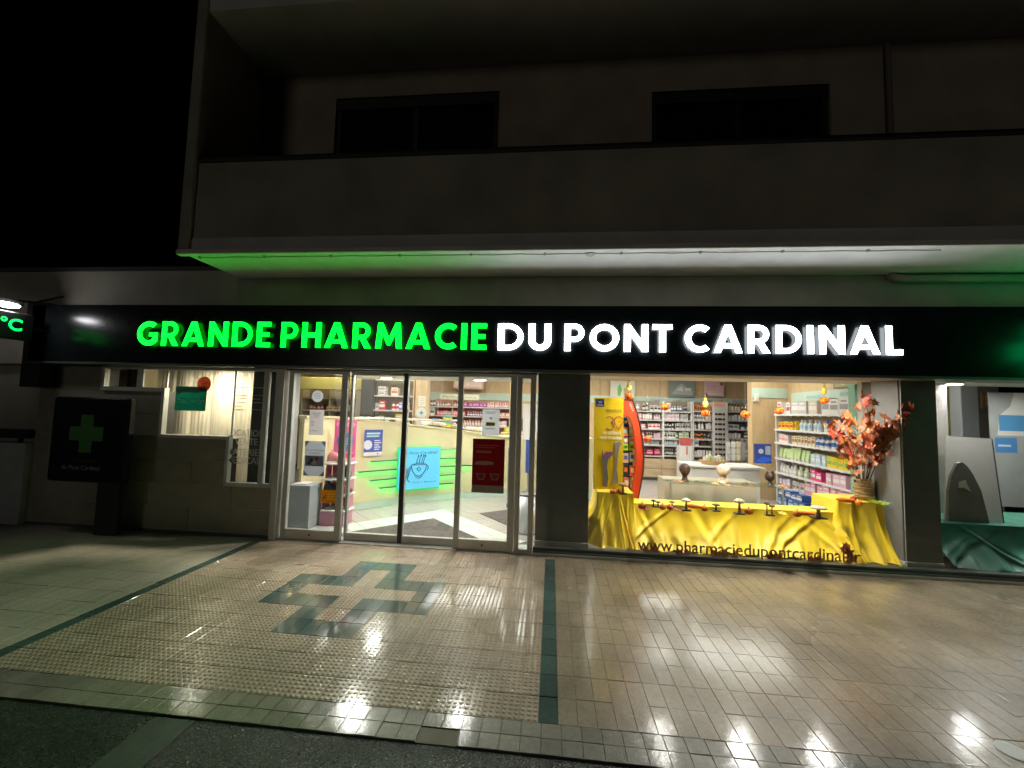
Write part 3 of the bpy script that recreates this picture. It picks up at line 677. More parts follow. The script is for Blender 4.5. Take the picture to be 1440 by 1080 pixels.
def panel_light(x, y, lx, ly, s, label, col=(1, .95, .87)):
    t = thing('ceiling_light', label, 'lamp', (x, y, 2.67), 'ceiling panels of the sales room')
    obj('frame', bx(x-lx/2-.02, x+lx/2+.02, y-ly/2-.02, y+ly/2+.02, 2.680, 2.699), WHITE, t)
    obj('diffuser', bx(x-lx/2, x+lx/2, y-ly/2, y+ly/2, 2.672, 2.679), emitm('panel_%d' % s, col, s), t)
for x, y, wh in ((-1.9, 9.6, 'far pink shelving'), (0.3, 9.6, 'middle of the sales room'), (2.4, 9.7, 'first two back bays'), (3.4, 8.1, 'baby shelving'), (1.4, 8.0, 'white plinth'), (-.4, 8.4, 'wooden desk'), (-3.3, 7.7, 'stock shelving')):
    panel_light(x, y, 1.7, .9, 3, 'wide ceiling panel light over the %s' % wh)  # panels out of view, added to brighten the sales room
panel_light(5.6, 7.2, .6, .6, 6, 'square ceiling panel light behind the green cloth window')  # added to lift the dark back of this window
for i, (x, y) in enumerate(((-5.0, 8.2), (-5.5, 9.3), (-4.6, 9.4))):
    panel_light(x, y, .9, .12, 14, ['front', 'rear left', 'rear right'][i]+' yellowish tube light behind the left door panel', (1, .78, .4))

# ================================================================== PRODUCTS
_PM = {}
def product_mesh(kind, w_, h, d, ca, cb_):
    key = (kind, w_, h, d, ca, cb_)
    if key in _PM: return _PM[key]
    m = MB()
    if kind == 'box':
        m.box(-w_/2, w_/2, -d/2, d/2, 0, h)
        m.add([(-w_*.42,-d/2-.001,h*.3),(w_*.42,-d/2-.001,h*.3),(w_*.42,-d/2-.001,h*.62),(-w_*.42,-d/2-.001,h*.62)], [(0,1,2,3)], 1)
        m.add([(-w_*.3,-d/2-.001,h*.74),(w_*.3,-d/2-.001,h*.74),(w_*.3,-d/2-.001,h*.86),(-w_*.3,-d/2-.001,h*.86)], [(0,1,2,3)], 1)
    elif kind == 'bottle':
        r = w_/2; m.lathe([(r*.95,0),(r,h*.05),(r,h*.62),(r*.45,h*.74),(r*.4,h*.78)], n=8); m.lathe([(r*.5,h*.78),(r*.5,h)], n=8, k=1)
        m.lathe([(r*1.012,h*.18),(r*1.012,h*.5)], n=8, k=1, cap=False)
    elif kind == 'pump':
        r = w_/2; m.lathe([(r,0),(r,h*.66),(r*.5,h*.72)], n=8); m.lathe([(r*.3,h*.72),(r*.3,h*.92)], n=6, k=1); m.box(-r*.9, r*.3, -r*.25, r*.25, h*.92, h, 1)
    elif kind == 'tube':
        m.add([(-w_*.3,-d*.3,0),(w_*.3,-d*.3,0),(w_*.3,d*.3,0),(-w_*.3,d*.3,0),(-w_*.34,-d*.4,h*.15),(w_*.34,-d*.4,h*.15),(w_*.34,d*.4,h*.15),(-w_*.34,d*.4,h*.15)], [(0,3,2,1),(0,1,5,4),(1,2,6,5),(2,3,7,6),(3,0,4,7)], 1)
        m.add([(-w_*.42,-d*.45,h*.15),(w_*.42,-d*.45,h*.15),(w_*.42,d*.45,h*.15),(-w_*.42,d*.45,h*.15),(-w_*.5,-.003,h),(w_*.5,-.003,h),(w_*.5,.003,h),(-w_*.5,.003,h)], [(0,1,5,4),(1,2,6,5),(2,3,7,6),(3,0,4,7),(4,5,6,7)])
    elif kind == 'jar':
        r = w_/2; m.lathe([(r,0),(r,h*.6)], n=10); m.lathe([(r*1.04,h*.6),(r*1.04,h)], n=10, k=1)
    _PM[key] = mk(kind, m.v, m.f, [C(ca, .38), C(cb_, .38)], False, m.mi); return _PM[key]
PN = {'box': 'product_box', 'bottle': 'product_bottle', 'pump': 'pump_bottle', 'tube': 'product_tube', 'jar': 'product_jar'}
PC = {'box': 'box', 'bottle': 'bottle', 'pump': 'bottle', 'tube': 'tube', 'jar': 'jar'}
ORDN = 'first second third fourth fifth sixth seventh eighth ninth tenth eleventh twelfth'.split()+['%dth' % i for i in range(13, 60)]
def row(a, b, specs, where, rz=0.0, gap=.006):
    """fill the line from a to b with runs of products; specs: (share, colour word, kind, w, h, d, body, print)"""
    a, b = Vector(a), Vector(b); Lr = (b-a).length; dr = (b-a).normalized(); tot = sum(s[0] for s in specs); pos = 0.0
    for (sh, word, kind, w_, h, d, ca, cb_) in specs:
        end = pos+Lr*sh/tot; me = product_mesh(kind, w_, h, d, ca, cb_)
        noun = {'pump': 'pump bottle'}.get(kind, kind); cnt = 0
        while pos+w_ <= end+.001:
            p = a+dr*(pos+w_/2)
            o = link(PN[kind], me, None, (p.x+rnd.gauss(0, .003), p.y+rnd.gauss(0, .006), p.z)); o.rotation_euler = (0, 0, rz+rnd.gauss(0, .09)); o.scale = (1, 1, rnd.uniform(.86, 1.1))
            tag(o, '%s %s %s from left on %s' % (ORDN[cnt], word, noun, where), PC[kind], '%s %s on %s' % (word, noun.replace('box', 'boxe')+'s', where)); cnt += 1
            pos += w_+gap*rnd.uniform(.4, 1.6)+(w_*rnd.uniform(.3, 1) if rnd.random() < .1 else 0)
        pos = max(pos, end)
W1 = (.82,.80,.77); W2 = (.70,.68,.66); PK = (.85,.30,.38); RD = (.62,.04,.06); PP = (.75,.45,.55); OR_ = (.75,.22,.04); BR = (.30,.14,.06); DK = (.05,.045,.05)
GY = (.35,.35,.37); GN = (.30,.55,.12); LG = (.55,.72,.35); BL = (.06,.16,.50); LB = (.45,.65,.80); YL = (.85,.62,.03); MA = (.25,.02,.05); HP = (.85,.06,.28); CR = (.80,.70,.50); PU = (.35,.08,.40)

def shelf_unit(name, label, x0, x1, y, zs, zt, depth=.34, back=None, cols=(), frame=WHITE, zb=0.0, board=WHITE):
    t = thing(name, label, 'shelving', ((x0+x1)/2, y+depth/2, zb))
    obj('back_panel', bx(x0, x1, y+depth-.02, y+depth, zb, zt), back or WHITE, t)
    for x in [x0]+list(cols)+[x1]: obj('upright', bb(x-.012, x+.012, y+.004, y+depth-.021, zb, zt), frame, t)
    for z in zs:
        s_ = obj('shelf', bb(x0+.013, x1-.013, y, y+depth-.022, z-.022, z), board, t)
        obj('price_rail', bx(x0+.013, x1-.013, y-.008, y-.001, z-.03, z+.002), C((.60,.57,.55)), s_)
    return t

# back wall shelving seen through the display window (four bays)
BY = 10.72
bays = [('first', 2.0, 2.80, [1.72, 1.50, 1.27, 1.03, .87, .60]), ('second', 2.82, 3.50, [1.72, 1.50, 1.27, 1.04, .87, .62]),
        ('third', 3.54, 4.02, [1.75, 1.52, 1.29, 1.05, .88, .63]), ('fourth', 4.36, 4.93, [1.76, 1.54, 1.32, 1.10, .93, .66])]
CONT = {'first': [
  [(3,'grey','box',.09,.17,.08,GY,W1),(2,'black','bottle',.07,.2,.07,DK,W2),(3,'grey and white','box',.08,.14,.08,W2,DK)],
  [(3,'pink','box',.06,.15,.06,PK,W1),(3,'white','tube',.055,.16,.05,W1,PK),(2,'pale pink','bottle',.05,.15,.05,PP,W1)],
  [(4,'pink','box',.11,.11,.08,PK,W1),(3,'red and white','box',.09,.12,.07,W1,RD)],
  [(4,'white','bottle',.05,.16,.05,W1,PP),(2,'brown','bottle',.05,.15,.05,BR,W1),(2,'pale pink','tube',.05,.15,.05,PP,W1)],
  [(4,'white','bottle',.055,.14,.055,W1,GY),(3,'grey','tube',.05,.13,.05,GY,W1)],
  [(2,'yellow','box',.2,.24,.1,YL,BR),(2,'dark','bottle',.05,.17,.05,DK,W2),(4,'maroon','box',.17,.17,.1,MA,PK)]],
 'second': [
  [(2,'white','box',.07,.2,.07,W1,GY),(4,'slate blue','box',.06,.17,.06,(.12,.14,.2),W1),(2,'silver','bottle',.05,.17,.05,GY,DK)],
  [(5,'white','box',.055,.19,.06,W1,PP),(3,'off-white','box',.06,.17,.06,W2,GY)],
  [(3,'white','bottle',.05,.18,.05,W1,DK),(4,'grey','box',.05,.17,.06,W2,DK)],
  [(3,'white','box',.06,.18,.06,W1,DK),(1,'green','box',.06,.18,.06,(.15,.3,.1),W1),(3,'ivory','box',.07,.18,.06,W1,GN)],
  [(4,'light blue','bottle',.05,.15,.05,LB,W1),(3,'white','tube',.05,.15,.05,W1,LB)],
  [(3,'dark','bottle',.05,.17,.05,DK,W2),(3,'white','box',.09,.14,.08,W1,MA)]],
 'third': [
  [(6,'orange-brown','bottle',.055,.2,.055,OR_,BR),(2,'amber','bottle',.05,.18,.05,BR,OR_)],
  [(4,'white','bottle',.06,.19,.06,W1,GY),(2,'cream','box',.06,.17,.06,CR,W1)],
  [(4,'white','pump',.06,.18,.06,W1,W2),(2,'white','tube',.06,.17,.05,W1,GY)],
  [(4,'orange','bottle',.05,.18,.05,OR_,DK),(3,'grey','bottle',.05,.17,.05,GY,DK)],
  [(3,'silver','box',.1,.13,.07,W2,BL),(4,'dark red','bottle',.05,.15,.05,BR,DK)],
  [(6,'white','pump',.065,.2,.065,W1,DK)]],
 'fourth': [
  [(5,'clear','pump',.07,.19,.07,CR,DK),(3,'cream','bottle',.06,.17,.06,CR,BR)],
  [(6,'white','pump',.075,.19,.075,W1,DK)],
  [(3,'white','box',.12,.12,.07,W1,BL),(3,'blue and white','jar',.09,.09,.09,W1,BL)],
  [(5,'black and white','pump',.07,.17,.07,W1,DK),(2,'black','bottle',.06,.16,.06,DK,W1)],
  [(5,'grey','bottle',.06,.13,.06,GY,W1)],
  [(5,'white','bottle',.07,.2,.07,W1,GY)]]}
ORD = ['top', 'second', 'third', 'fourth', 'fifth', 'bottom']
for nm, x0, x1, zs in bays:
    shelf_unit('wall_shelving', '%s bay from the left of the back wall shelving behind the yellow display' % nm, x0, x1, BY, zs, 1.98, board=C((.55,.5,.45)) if nm in ('third','second') else WHITE, back=C((.36,.28,.2)))
    for k, z in enumerate(zs): row((x0+.03, BY+.07, z), (x1-.03, BY+.07, z), CONT[nm][k], '%s shelf of %s back bay' % (ORD[k], nm))
row((2.3, BY+.08, 1.905), (2.75, BY+.08, 1.905), [(1,'charcoal','box',.12,.12,.08,GY,DK)], 'the very top of the first back-wall bay') if False else None
dw = thing('drawer_cabinet', 'light oak drawer cabinet below the back wall shelving', 'cabinet', (3.2, 10.6, 0))
obj('body', bx(2.0, 4.9, 10.62, 11.15, .07, .53), WOODH, dw); obj('plinth', bx(2.0, 4.9, 10.66, 11.1, 0, .069), C((.1,.12,.12)), dw)
for i in range(4):
    for j in range(2):
        obj('drawer', bb(2.02+i*.72, 2.02+i*.72+.70, 10.598, 10.618, .09+j*.22, .29+j*.22, c=.004), WOODH, dw)
# panels and signs above the shelving
fb = Frame((0, 11.165, 0))
def sign_on(fr, label, txt, x, z, wd, ht, col=(.45,.55,.5), tcol=(.16,.19,.18)):
    poster('category_sign', label, 'sign', Frame(fr.at(x, z), fr.r, fr.u), wd, ht, C(col), [('text','lettering',txt,.5,.3,.42,tcol,.86,.01)], back='board')
x_ = lambda px: PY(px, 560, 11.1).x
sign_on(Frame((0,11.16,0)), 'pale sign reading CAPILLAIRE above the back shelving', 'CAPILLAIRE', x_(945), 1.93, x_(977)-x_(945), .13, (.55,.66,.6))
sign_on(Frame((0,11.16,0)), 'pale sign reading ROGER & GALLET above the back shelving', 'ROGER & GALLET', x_(989), 1.94, x_(1020)-x_(989), .15, (.55,.66,.6))
sign_on(Frame((0,11.16,0)), 'pale sign reading VISAGE at the right of the back shelving', 'VISAGE', x_(1030), 1.95, .3, .15, (.55,.66,.6))
sign_on(Frame((0,11.16,0)), 'pale sign at the left of the back shelving', 'CORPS', x_(914), 1.93, .3, .13, (.55,.66,.6))
def picture(label, pa, pb, Y, mats_, dets):
    a = PY(pa[0], pb[1], Y); b = PY(pb[0], pa[1], Y)
    poster('picture_panel', label, 'picture', Frame((a.x, Y, a.z)), b.x-a.x, b.z-a.z, mats_, dets, th=.012, back='board')
picture('small framed green botanical picture high on the back wall', (858,536), (893,560), 11.1, C((.75,.68,.5)), [('rect','picture',.06,.1,.94,.9,(.7,.72,.62)),('poly','picture',[(.3,.15),(.42,.15),(.48,.5),(.4,.85),(.3,.6)],(.2,.5,.08)),('rect','picture',.55,.2,.85,.6,(.55,.38,.2))])
picture('grey photograph panel high on the back wall left of the pink card', (941,533), (977,558), 11.1, C((.22,.26,.25)), [('poly','picture',[(.1,.15),(.3,.55),(.5,.75),(.7,.5),(.92,.3),(.9,.1)],(.38,.4,.38)),('poly','picture',[(.3,.4),(.5,.6),(.55,.3)],(.62,.62,.58)),('rect','picture',.62,.35,.86,.5,(.6,.6,.56))])
picture('pink card panel with dark pink corners high on the back wall', (991,537), (1018,557), 11.1, C((.80,.55,.58)), [('lines','lettering',.1,.4,.8,.75,2,(.75,.38,.42)),('disc','picture',.88,.85,.09,(.45,.08,.15)),('disc','picture',.1,.12,.09,(.45,.08,.15)),('rect','picture',.1,.12,.9,.2,(.85,.75,.75))])
# spectacle tower in front of bays three and four
tw = thing('spectacle_tower', 'slim grey spectacle display tower before the back shelving', 'display', (4.10, 10.4, 0))
a = PY(1004, 575, 10.4); b = PY(1019, 575, 10.4)
obj('column', bb(a.x, b.x, 10.38, 10.5, 0, 1.88), C((.55,.52,.5)), tw)
obj('header', bb(a.x-.01, b.x+.01, 10.365, 10.505, 1.88, 1.98), C((.75,.4,.25)), tw)
for i in range(9):
    for j in range(2):
        zz = .72+i*.12; xx = a.x+(b.x-a.x)*(.28+.44*j); g_ = MB()
        for s_ in (-1, 1): g_.lathe([(.026, -.008), (.03, 0), (.026, .008)], (xx+s_*.034, 10.36, zz), 10, axis='y')
        g_.tube([(xx-.012, 10.36, zz+.006), (xx+.012, 10.36, zz+.006)], .004, 5)
        obj('spectacles', g_, mat('lens_dark', (.05,.04,.04), .15), tw)
# white flip dispenser, yellow box is in the row
ds = thing('leaflet_stand', 'white stand with a red fan-shaped header before the back shelving', 'stand', (3.2, 10.2, 0))
a = PY(955, 628, 10.2); b = PY(973, 628, 10.2)
obj('body', bb(a.x, b.x, 10.15, 10.4, .0, PY(960, 627, 10.2).z), WHITE, ds)
zt = PY(960, 627, 10.2).z
obj('header', MB().prism([(a.x-.02, zt+.19), (a.x+.02, zt+.01), (b.x-.03, zt+.01), (b.x+.02, zt+.17), ((a.x+b.x)/2, zt+.2)], 10.16, 10.18), C((.6,.13,.12)), ds)
obj('stripe', bx((a.x+b.x)/2, (a.x+b.x)/2+.03, 10.142, 10.149, zt-.2, zt-.01), C((.7,.1,.1)), ds)

# right-hand side shelving (baby products), runs away from the window along the side wall
ru = thing('baby_shelving', 'side wall shelving packed with baby products right of the display', 'shelving', (4.55, 7.5, 0))
XF = 4.36
ZS = [1.70, 1.41, 1.155, .86, .59, .33]
obj('back_panel', bx(4.69, 4.705, 6.5, 8.6, .1, 1.72), C((.55,.45,.32)), ru)
obj('upright', bb(4.34, 4.70, 6.36, 6.50, .0, 2.24), MINTD, ru)
obj('upright', bb(4.40, 4.70, 8.58, 8.62, .0, 1.75), WHITE, ru)
for k, z in enumerate(ZS):
    s_ = obj('shelf', bb(XF, 4.688, 6.51, 8.57, z-.02, z), C((.5,.46,.42)), ru)
    obj('price_rail', bx(XF-.008, XF-.001, 6.51, 8.57, z-.03, z+.004), C((.8,.8,.8)), s_)
    for j in range(9):
        yy = 6.7+j*.21+rnd.uniform(-.03,.03); obj('price_tag', bx(XF-.012, XF-.009, yy, yy+.05, z-.04, z), WHITE, s_)
BC = [
 [(3,'white and red','box',.16,.24,.12,W1,RD),(3,'pale picture','box',.2,.22,.12,(.6,.55,.55),W1),(2,'beige','box',.22,.24,.12,(.72,.6,.5),W1),(4,'white','box',.2,.25,.12,W1,GY)],
 [(4,'yellow and red','box',.085,.15,.08,YL,RD),(4,'mint white','bottle',.09,.2,.08,W1,LB),(4,'white and blue','pump',.1,.2,.09,W1,BL)],
 [(2,'white and pink','box',.1,.16,.08,W1,PK),(3,'cream and brown','box',.08,.15,.07,CR,BR),(4,'white blue-label','bottle',.1,.19,.09,W1,BL)],
 [(5,'green and white','tube',.10,.22,.08,LG,W1),(2,'light blue','box',.12,.18,.08,LB,W1),(3,'bright yellow','box',.13,.17,.09,YL,GN)],
 [(3,'clear','bottle',.09,.18,.08,W2,W1),(2,'pale green','bottle',.09,.17,.08,LG,W1),(2,'hot pink','box',.13,.17,.09,HP,W1),(3,'pink and white','box',.14,.2,.1,PP,W1)],
 [(2,'lilac','box',.1,.15,.08,(.6,.55,.7),W1),(2,'white and brown','box',.1,.15,.08,W1,BR),(6,'pink','box',.15,.22,.12,(.85,.35,.45),W1)]]
for k, z in enumerate(ZS): row((XF+.08, 8.5, z), (XF+.08, 6.53, z), BC[k], 'the %s shelf of the baby shelving' % ORD[k], rz=-math.pi/2, gap=.014)
for k in (3, 4): row((XF+.22, 8.4, ZS[k]), (XF+.22, 6.6, ZS[k]), BC[k][1:3], 'rear of the %s baby shelf' % ORD[k], rz=-math.pi/2, gap=.03)
bl_ = (.05,.15,.42)
row((4.30, 8.2, .0), (4.30, 6.9, .0), [(1,'blue','box',.16,.20,.2,bl_,LB)], 'the floor below the baby shelving', rz=-math.pi/2)
row((4.30, 8.16, .201), (4.30, 7.3, .201), [(1,'blue','box',.16,.12,.2,bl_,W1)], 'top of the floor stack below the baby shelving', rz=-math.pi/2)
fside = Frame((4.695, 8.5, 0), (0, -1, 0), (0, 0, 1))
sign_on(fside, 'mint sign reading ESPACE over the baby shelving', 'ESPACE', .38, 1.95, .42, .13, (.55,.70,.60), (.22,.42,.42))
sign_on(fside, 'mint sign reading BÉBÉ over the baby shelving', 'BÉBÉ', 1.27, 1.97, .30, .13, (.55,.70,.60), (.22,.42,.42))
poster('baby_picture', 'framed photograph of a baby over the baby shelving', 'picture', Frame((4.68, 7.35, 2.13), (0,-1,0), (0,0,1)), .8, .3, C((.25,.22,.15)), [('rect','picture',.04,.08,.9,.92,(.42,.42,.22)),('disc','picture',.5,.55,.12,(.8,.5,.38)),('disc','picture',.3,.4,.09,(.85,.68,.4)),('rect','picture',.86,.08,.93,.92,(.8,.8,.78))], th=.02, back='board')

# ================================================================== DISPLAY WINDOW
def drape(name, label, x0, x1, yf, yb, zt, zb, mtl, left=True, right=True, seed=1, amp=.035, flare=.10, lean=0.0, nf=7, kind_='cloth'):
    """satin thrown over a box: flat top, skirt with folds that deepen downwards and puddle at the hem"""
    g = random.Random(seed); path = []
    N = max(60, int((x1-x0)*110))
    if left:
        for i in range(14): path.append((x0, yb+(yf-yb)*i/14, -1, 0))
    for i in range(N+1):
        u = i/N; path.append((x0+(x1-x0)*u, yf, 0, -1))
    if right:
        for i in range(1, 15): path.append((x1, yf+(yb-yf)*i/14, 1, 0))
    ph = [g.uniform(0, 6.28) for _ in range(8)]
    folds = [(g.uniform(0, 1), g.uniform(-.35, .35), g.uniform(.010, .028), g.uniform(.5, 1.0)) for _ in range(nf*2)]
    T = 40; vs = []; fs = []
    for t_ in range(T+1):
        t = t_/T; tt = t**1.15
        for i, (x, y, nx, ny) in enumerate(path):
            u = i/len(path)
            off = flare*tt*tt+.012*t
            off += amp*tt*(.55*math.sin(u*nf*6.28+ph[0]+t*1.2)+.45*math.sin(u*nf*11.3+ph[1]-t*2.1))
            for (c, sl_, wd_, a_) in folds:
                dd = u-(c+sl_*(t-.2)); off += a_*amp*1.3*tt*math.exp(-(dd/wd_)**2)
                off -= a_*amp*.6*tt*math.exp(-((dd-wd_*1.6)/wd_)**2)
            off += .006*tt*math.sin(u*nf*23+t*11+ph[4])*math.sin(u*nf*5+t*4+ph[5])
            sag = .012*math.sin(u*nf*6.28+ph[2])*t
            side = lean*t*t
            px_, py_ = x+nx*off+(side if nx == 0 else 0), y+ny*max(off, -.01)
            py_ = max(py_, 4.835)
            vs.append((px_, py_, zt-(zt-zb)*t+sag*(1-t)+(0.006*(1-abs(2*t-1)))))
    n = len(path)
    for t_ in range(T):
        for i in range(n-1): fs.append((t_*n+i, (t_+1)*n+i, (t_+1)*n+i+1, t_*n+i+1))
    m = MB().add(vs, fs)
    # top sheet
    tx, ty = 30, 10; tv = []; tf = []
    for j in range(ty+1):
        for i in range(tx+1):
            x = x0+(x1-x0)*i/tx; y = yf+(yb-yf)*j/ty
            e = min(i, tx-i, j, ty-j)
            tv.append((x, y, zt+(.004*math.sin(x*17+y*9+ph[3])+.003*math.sin(x*31-y*23) if e else 0)))
    for j in range(ty):
        for i in range(tx): tf.append((j*(tx+1)+i, j*(tx+1)+i+1, (j+1)*(tx+1)+i+1, (j+1)*(tx+1)+i))
    m.add(tv, tf)
    o = obj(name, m, mtl, None, True); return tag(o, label, kind_)
struct('display_floor', bx(.45, 3.75, 4.87, 6.2, .0, .05), C((.3,.28,.25)))
tag(obj('display_table', bx(.97, 3.28, 5.20, 5.44, .051, .537), WHITE), 'low display table under the middle yellow satin', 'table')
drape('yellow_cloth', 'yellow satin draped over the long low middle of the window display', .96, 3.26, 5.16, 5.46, .545, .088, YCLOTH, left=False, right=False, seed=4, amp=.05, flare=.27, nf=6)
drape('yellow_cloth', 'yellow satin over the taller block at the left end of the display', .57, 1.0, 5.12, 5.62, .665, .088, YCLOTH, seed=9, amp=.05, flare=.22, nf=3)
drape('yellow_cloth', 'yellow satin over the taller block at the right end, under the vase', 3.28, 3.78, 5.12, 5.60, .685, .088, YCLOTH, seed=12, amp=.055, flare=.22, nf=3)
hc = MB()   # loose ends between the blocks
# ---- tall yellow advertising board
a = PY(834, 692, 5.30); b = PY(877, 560, 5.30)
wv, hv = b.x-a.x, b.z-.667
YB = mat('advert_yellow', (.86,.58,.015), .4)
leg1 = [(.33,.03),(.47,.03),(.50,.12),(.46,.25),(.50,.33),(.62,.37),(.66,.41),(.44,.40),(.34,.38),(.28,.35),(.31,.29),(.34,.2)]
leg2 = [(.60,.07),(.82,.06),(.84,.12),(.78,.22),(.82,.38),(.86,.46),(.95,.50),(.92,.525),(.72,.515),(.70,.47),(.72,.38),(.70,.22),(.66,.12)]
def arc(cx, cy_, r, a0, a1, n=18, th=.16, sq=1.0):
    o = [(cx+r*math.cos(R(a0+(a1-a0)*i/n)), cy_+sq*r*math.sin(R(a0+(a1-a0)*i/n))) for i in range(n+1)]
    q_ = [(cx+r*(1-th)*math.cos(R(a0+(a1-a0)*i/n)), cy_+sq*r*(1-th)*math.sin(R(a0+(a1-a0)*i/n))) for i in range(n, -1, -1)]
    return o+q_
asp = wv/hv
vb = poster('advert_board', 'tall yellow advertising board reading VENOFLEX 30 with two stockinged legs', 'poster', Frame((a.x, 5.30, .667)), wv, hv, YB, [
 ('rect','logo',.05,.90,.34,.985,(.02,.03,.16)),('text','logo','W',.2,.935,.03,(.55,.6,.7)),('rect','logo',.09,.915,.30,.922,(.7,.7,.75)),
 ('text','lettering','VENOFLEX',.66,.84,.034,(.12,.10,.06),.56,.0),
 ('poly','numeral',arc(.53,.755,.13,-60,150,th=.2,sq=asp),(.55,.03,.12)),('poly','numeral',arc(.53,.69,.15,-150,75,th=.2,sq=asp),(.32,.03,.14)),
 ('poly','numeral',arc(.84,.745,.17,20,230,th=.16,sq=asp),(.60,.04,.10)),('poly','numeral',[(.71,.715),(.735,.71),(.84,.665),(.985,.75),(1.0,.755),(.985,.725),(.84,.645)],(.62,.10,.06)),
 ('text','lettering','ans',.86,.735,.016,(.3,.05,.05)),
 ('text','lettering','DE LÉGÈRETÉ',.62,.600,.030,(.92,.85,.7),.62,.02),('text','lettering','POUR VOS JAMBES',.58,.547,.030,(.92,.85,.7),.76,.02),('rect','lettering',.72,.508,.95,.522,(.92,.85,.7)),
 ('poly','leg_print',leg1,(.17,.15,.15)),('poly','leg_print',leg2,(.30,.25,.21)),('poly','leg_print',[(.34,.38),(.47,.375),(.66,.41),(.42,.405)],(.35,.05,.25)),
 ('poly','leg_print',[(.28,.35),(.33,.37),(.30,.44),(.285,.40)],(.35,.05,.25)),
 ('rect','band_print',.71,.36,.83,.364,(.45,.38,.3)),('rect','band_print',.70,.30,.81,.304,(.45,.38,.3)),('rect','band_print',.69,.24,.80,.244,(.45,.38,.3))], th=.02, back='board')
# ---- curved red stand with blister packs
rs = thing('blister_stand', 'curved red display stand holding blue blister packs beside the yellow board', 'stand', (1.06, 5.55, .05))
Yr = 5.45
def rp(px, py): q_ = PY(px, py, Yr); return (q_.x, q_.z)
outer = [rp(876,562), rp(889,563), rp(895,580), rp(900,600), rp(903.5,622), rp(905,640), rp(904,662), rp(900,685), rp(895,708)]
bot = (outer[-1][0], .055)
inner = [rp(886,708), rp(891,685), rp(894,662), rp(895,640), rp(893.5,622), rp(890.5,600), rp(886,586), rp(876,584)]
pr_ = outer+[(outer[-1][0]-.02, .055), (inner[0][0]-.03, .055)]+inner
obj('side_arch', MB().prism(pr_[::-1], Yr, Yr+.32), mat('stand_red', (.70,.065,.02), .35), rs)
edge = MB(); ed = [(x, z) for x, z in outer]
edge.tube([(x+.006, Yr-.002, z) for x, z in ed], .009, 6); obj('edge_trim', edge, C((.05,.03,.03)), rs)
bp_ = [rp(876,586)]+[rp(884,588), rp(889,605), rp(892,628), rp(893,645), rp(892,665), rp(889,690)]+[(inner[0][0]-.03, .3), (rp(876,600)[0], .3)]
obj('back_panel', MB().prism(bp_[::-1], Yr+.12, Yr+.14), C((.03,.08,.35)), rs)
packs = [(880,593,5,.05,(.02,.06,.3),W1),(879.5,606,7,.07,OR_,LB),(888,606,6,.07,LB,W1),(880,619,6,.05,(.4,.3,.25),W1),(888,619,6,.05,W1,OR_),(880,628,6,.05,(.5,.75,.02),(.05,.2,.05)),(888.5,628,6,.05,(.5,.75,.02),(.05,.2,.05)),(880,643,7,.07,(.75,.45,.3),BL),(889,642,6,.07,LB,BL),(880,660,6,.08,DK,OR_),(889,661,6,.08,OR_,W1),(881,678,7,.08,(.6,.15,.1),LB),(889,678,5,.08,LB,OR_)]
for i, (px, py, wp, hh, ca, cb_) in enumerate(packs):
    q_ = PY(px, py, Yr+.09); ww = wp*.0092
    m = MB().box(q_.x-ww/2, q_.x+ww/2, Yr+.085, Yr+.118, q_.z-hh, q_.z+hh*.7); o = obj('blister_pack', m, C(ca), rs)
    obj('pack_print', MB().box(q_.x-ww*.35, q_.x+ww*.35, Yr+.082, Yr+.0845, q_.z-hh*.4, q_.z+hh*.3), C(cb_), o)
q_ = PY(886, 575, Yr)
lt = MB(); frd = Frame((q_.x-.01, Yr-.002, q_.z+.07), (.35, 0, -.94), (.94, 0, .35)); text_mb('epitact', frd, 0, 0, .001, height=.03, mb=lt); obj('lettering', lt, C((.9,.7,.6)), rs)

# ---- white plinth counter behind the display, glass shelf in front of it
pc = thing('white_plinth', 'long white plinth standing behind the glass shelf', 'plinth', (2.8, 7.3, 0))
obj('body', bb(2.30, 3.36, 7.06, 7.55, 0, .78, c=.006), C((.70,.68,.64)), pc); obj('top', bb(2.24, 3.42, 7.0, 7.62, .781, .815, c=.006), WHITE, pc)
gs = thing('glass_shelf', 'clear glass shelf carrying three display heads and leaves', 'shelf', (2.2, 5.85, .05))
a = PY(935, 677, 5.75); b = PY(1112, 691, 5.75); zg = .735
obj('plate', bb(a.x, b.x, 5.62, 5.95, zg-.012, zg, c=.003), GLASS2, gs)
for x_ in (a.x+.08, b.x-.08): obj('leg', MB().lathe([(.012,.05),(.012,zg-.013)], (x_, 5.78, 0), 10), STEEL, gs)
bp2 = obj('beige_box', bb(1.62, 2.86, 6.1, 6.5, .05, .70, c=.006), mat('beige_box', (.48,.42,.30), .5, var=.05)); tag(bp2, 'beige box standing below the glass shelf behind the yellow satin', 'box')

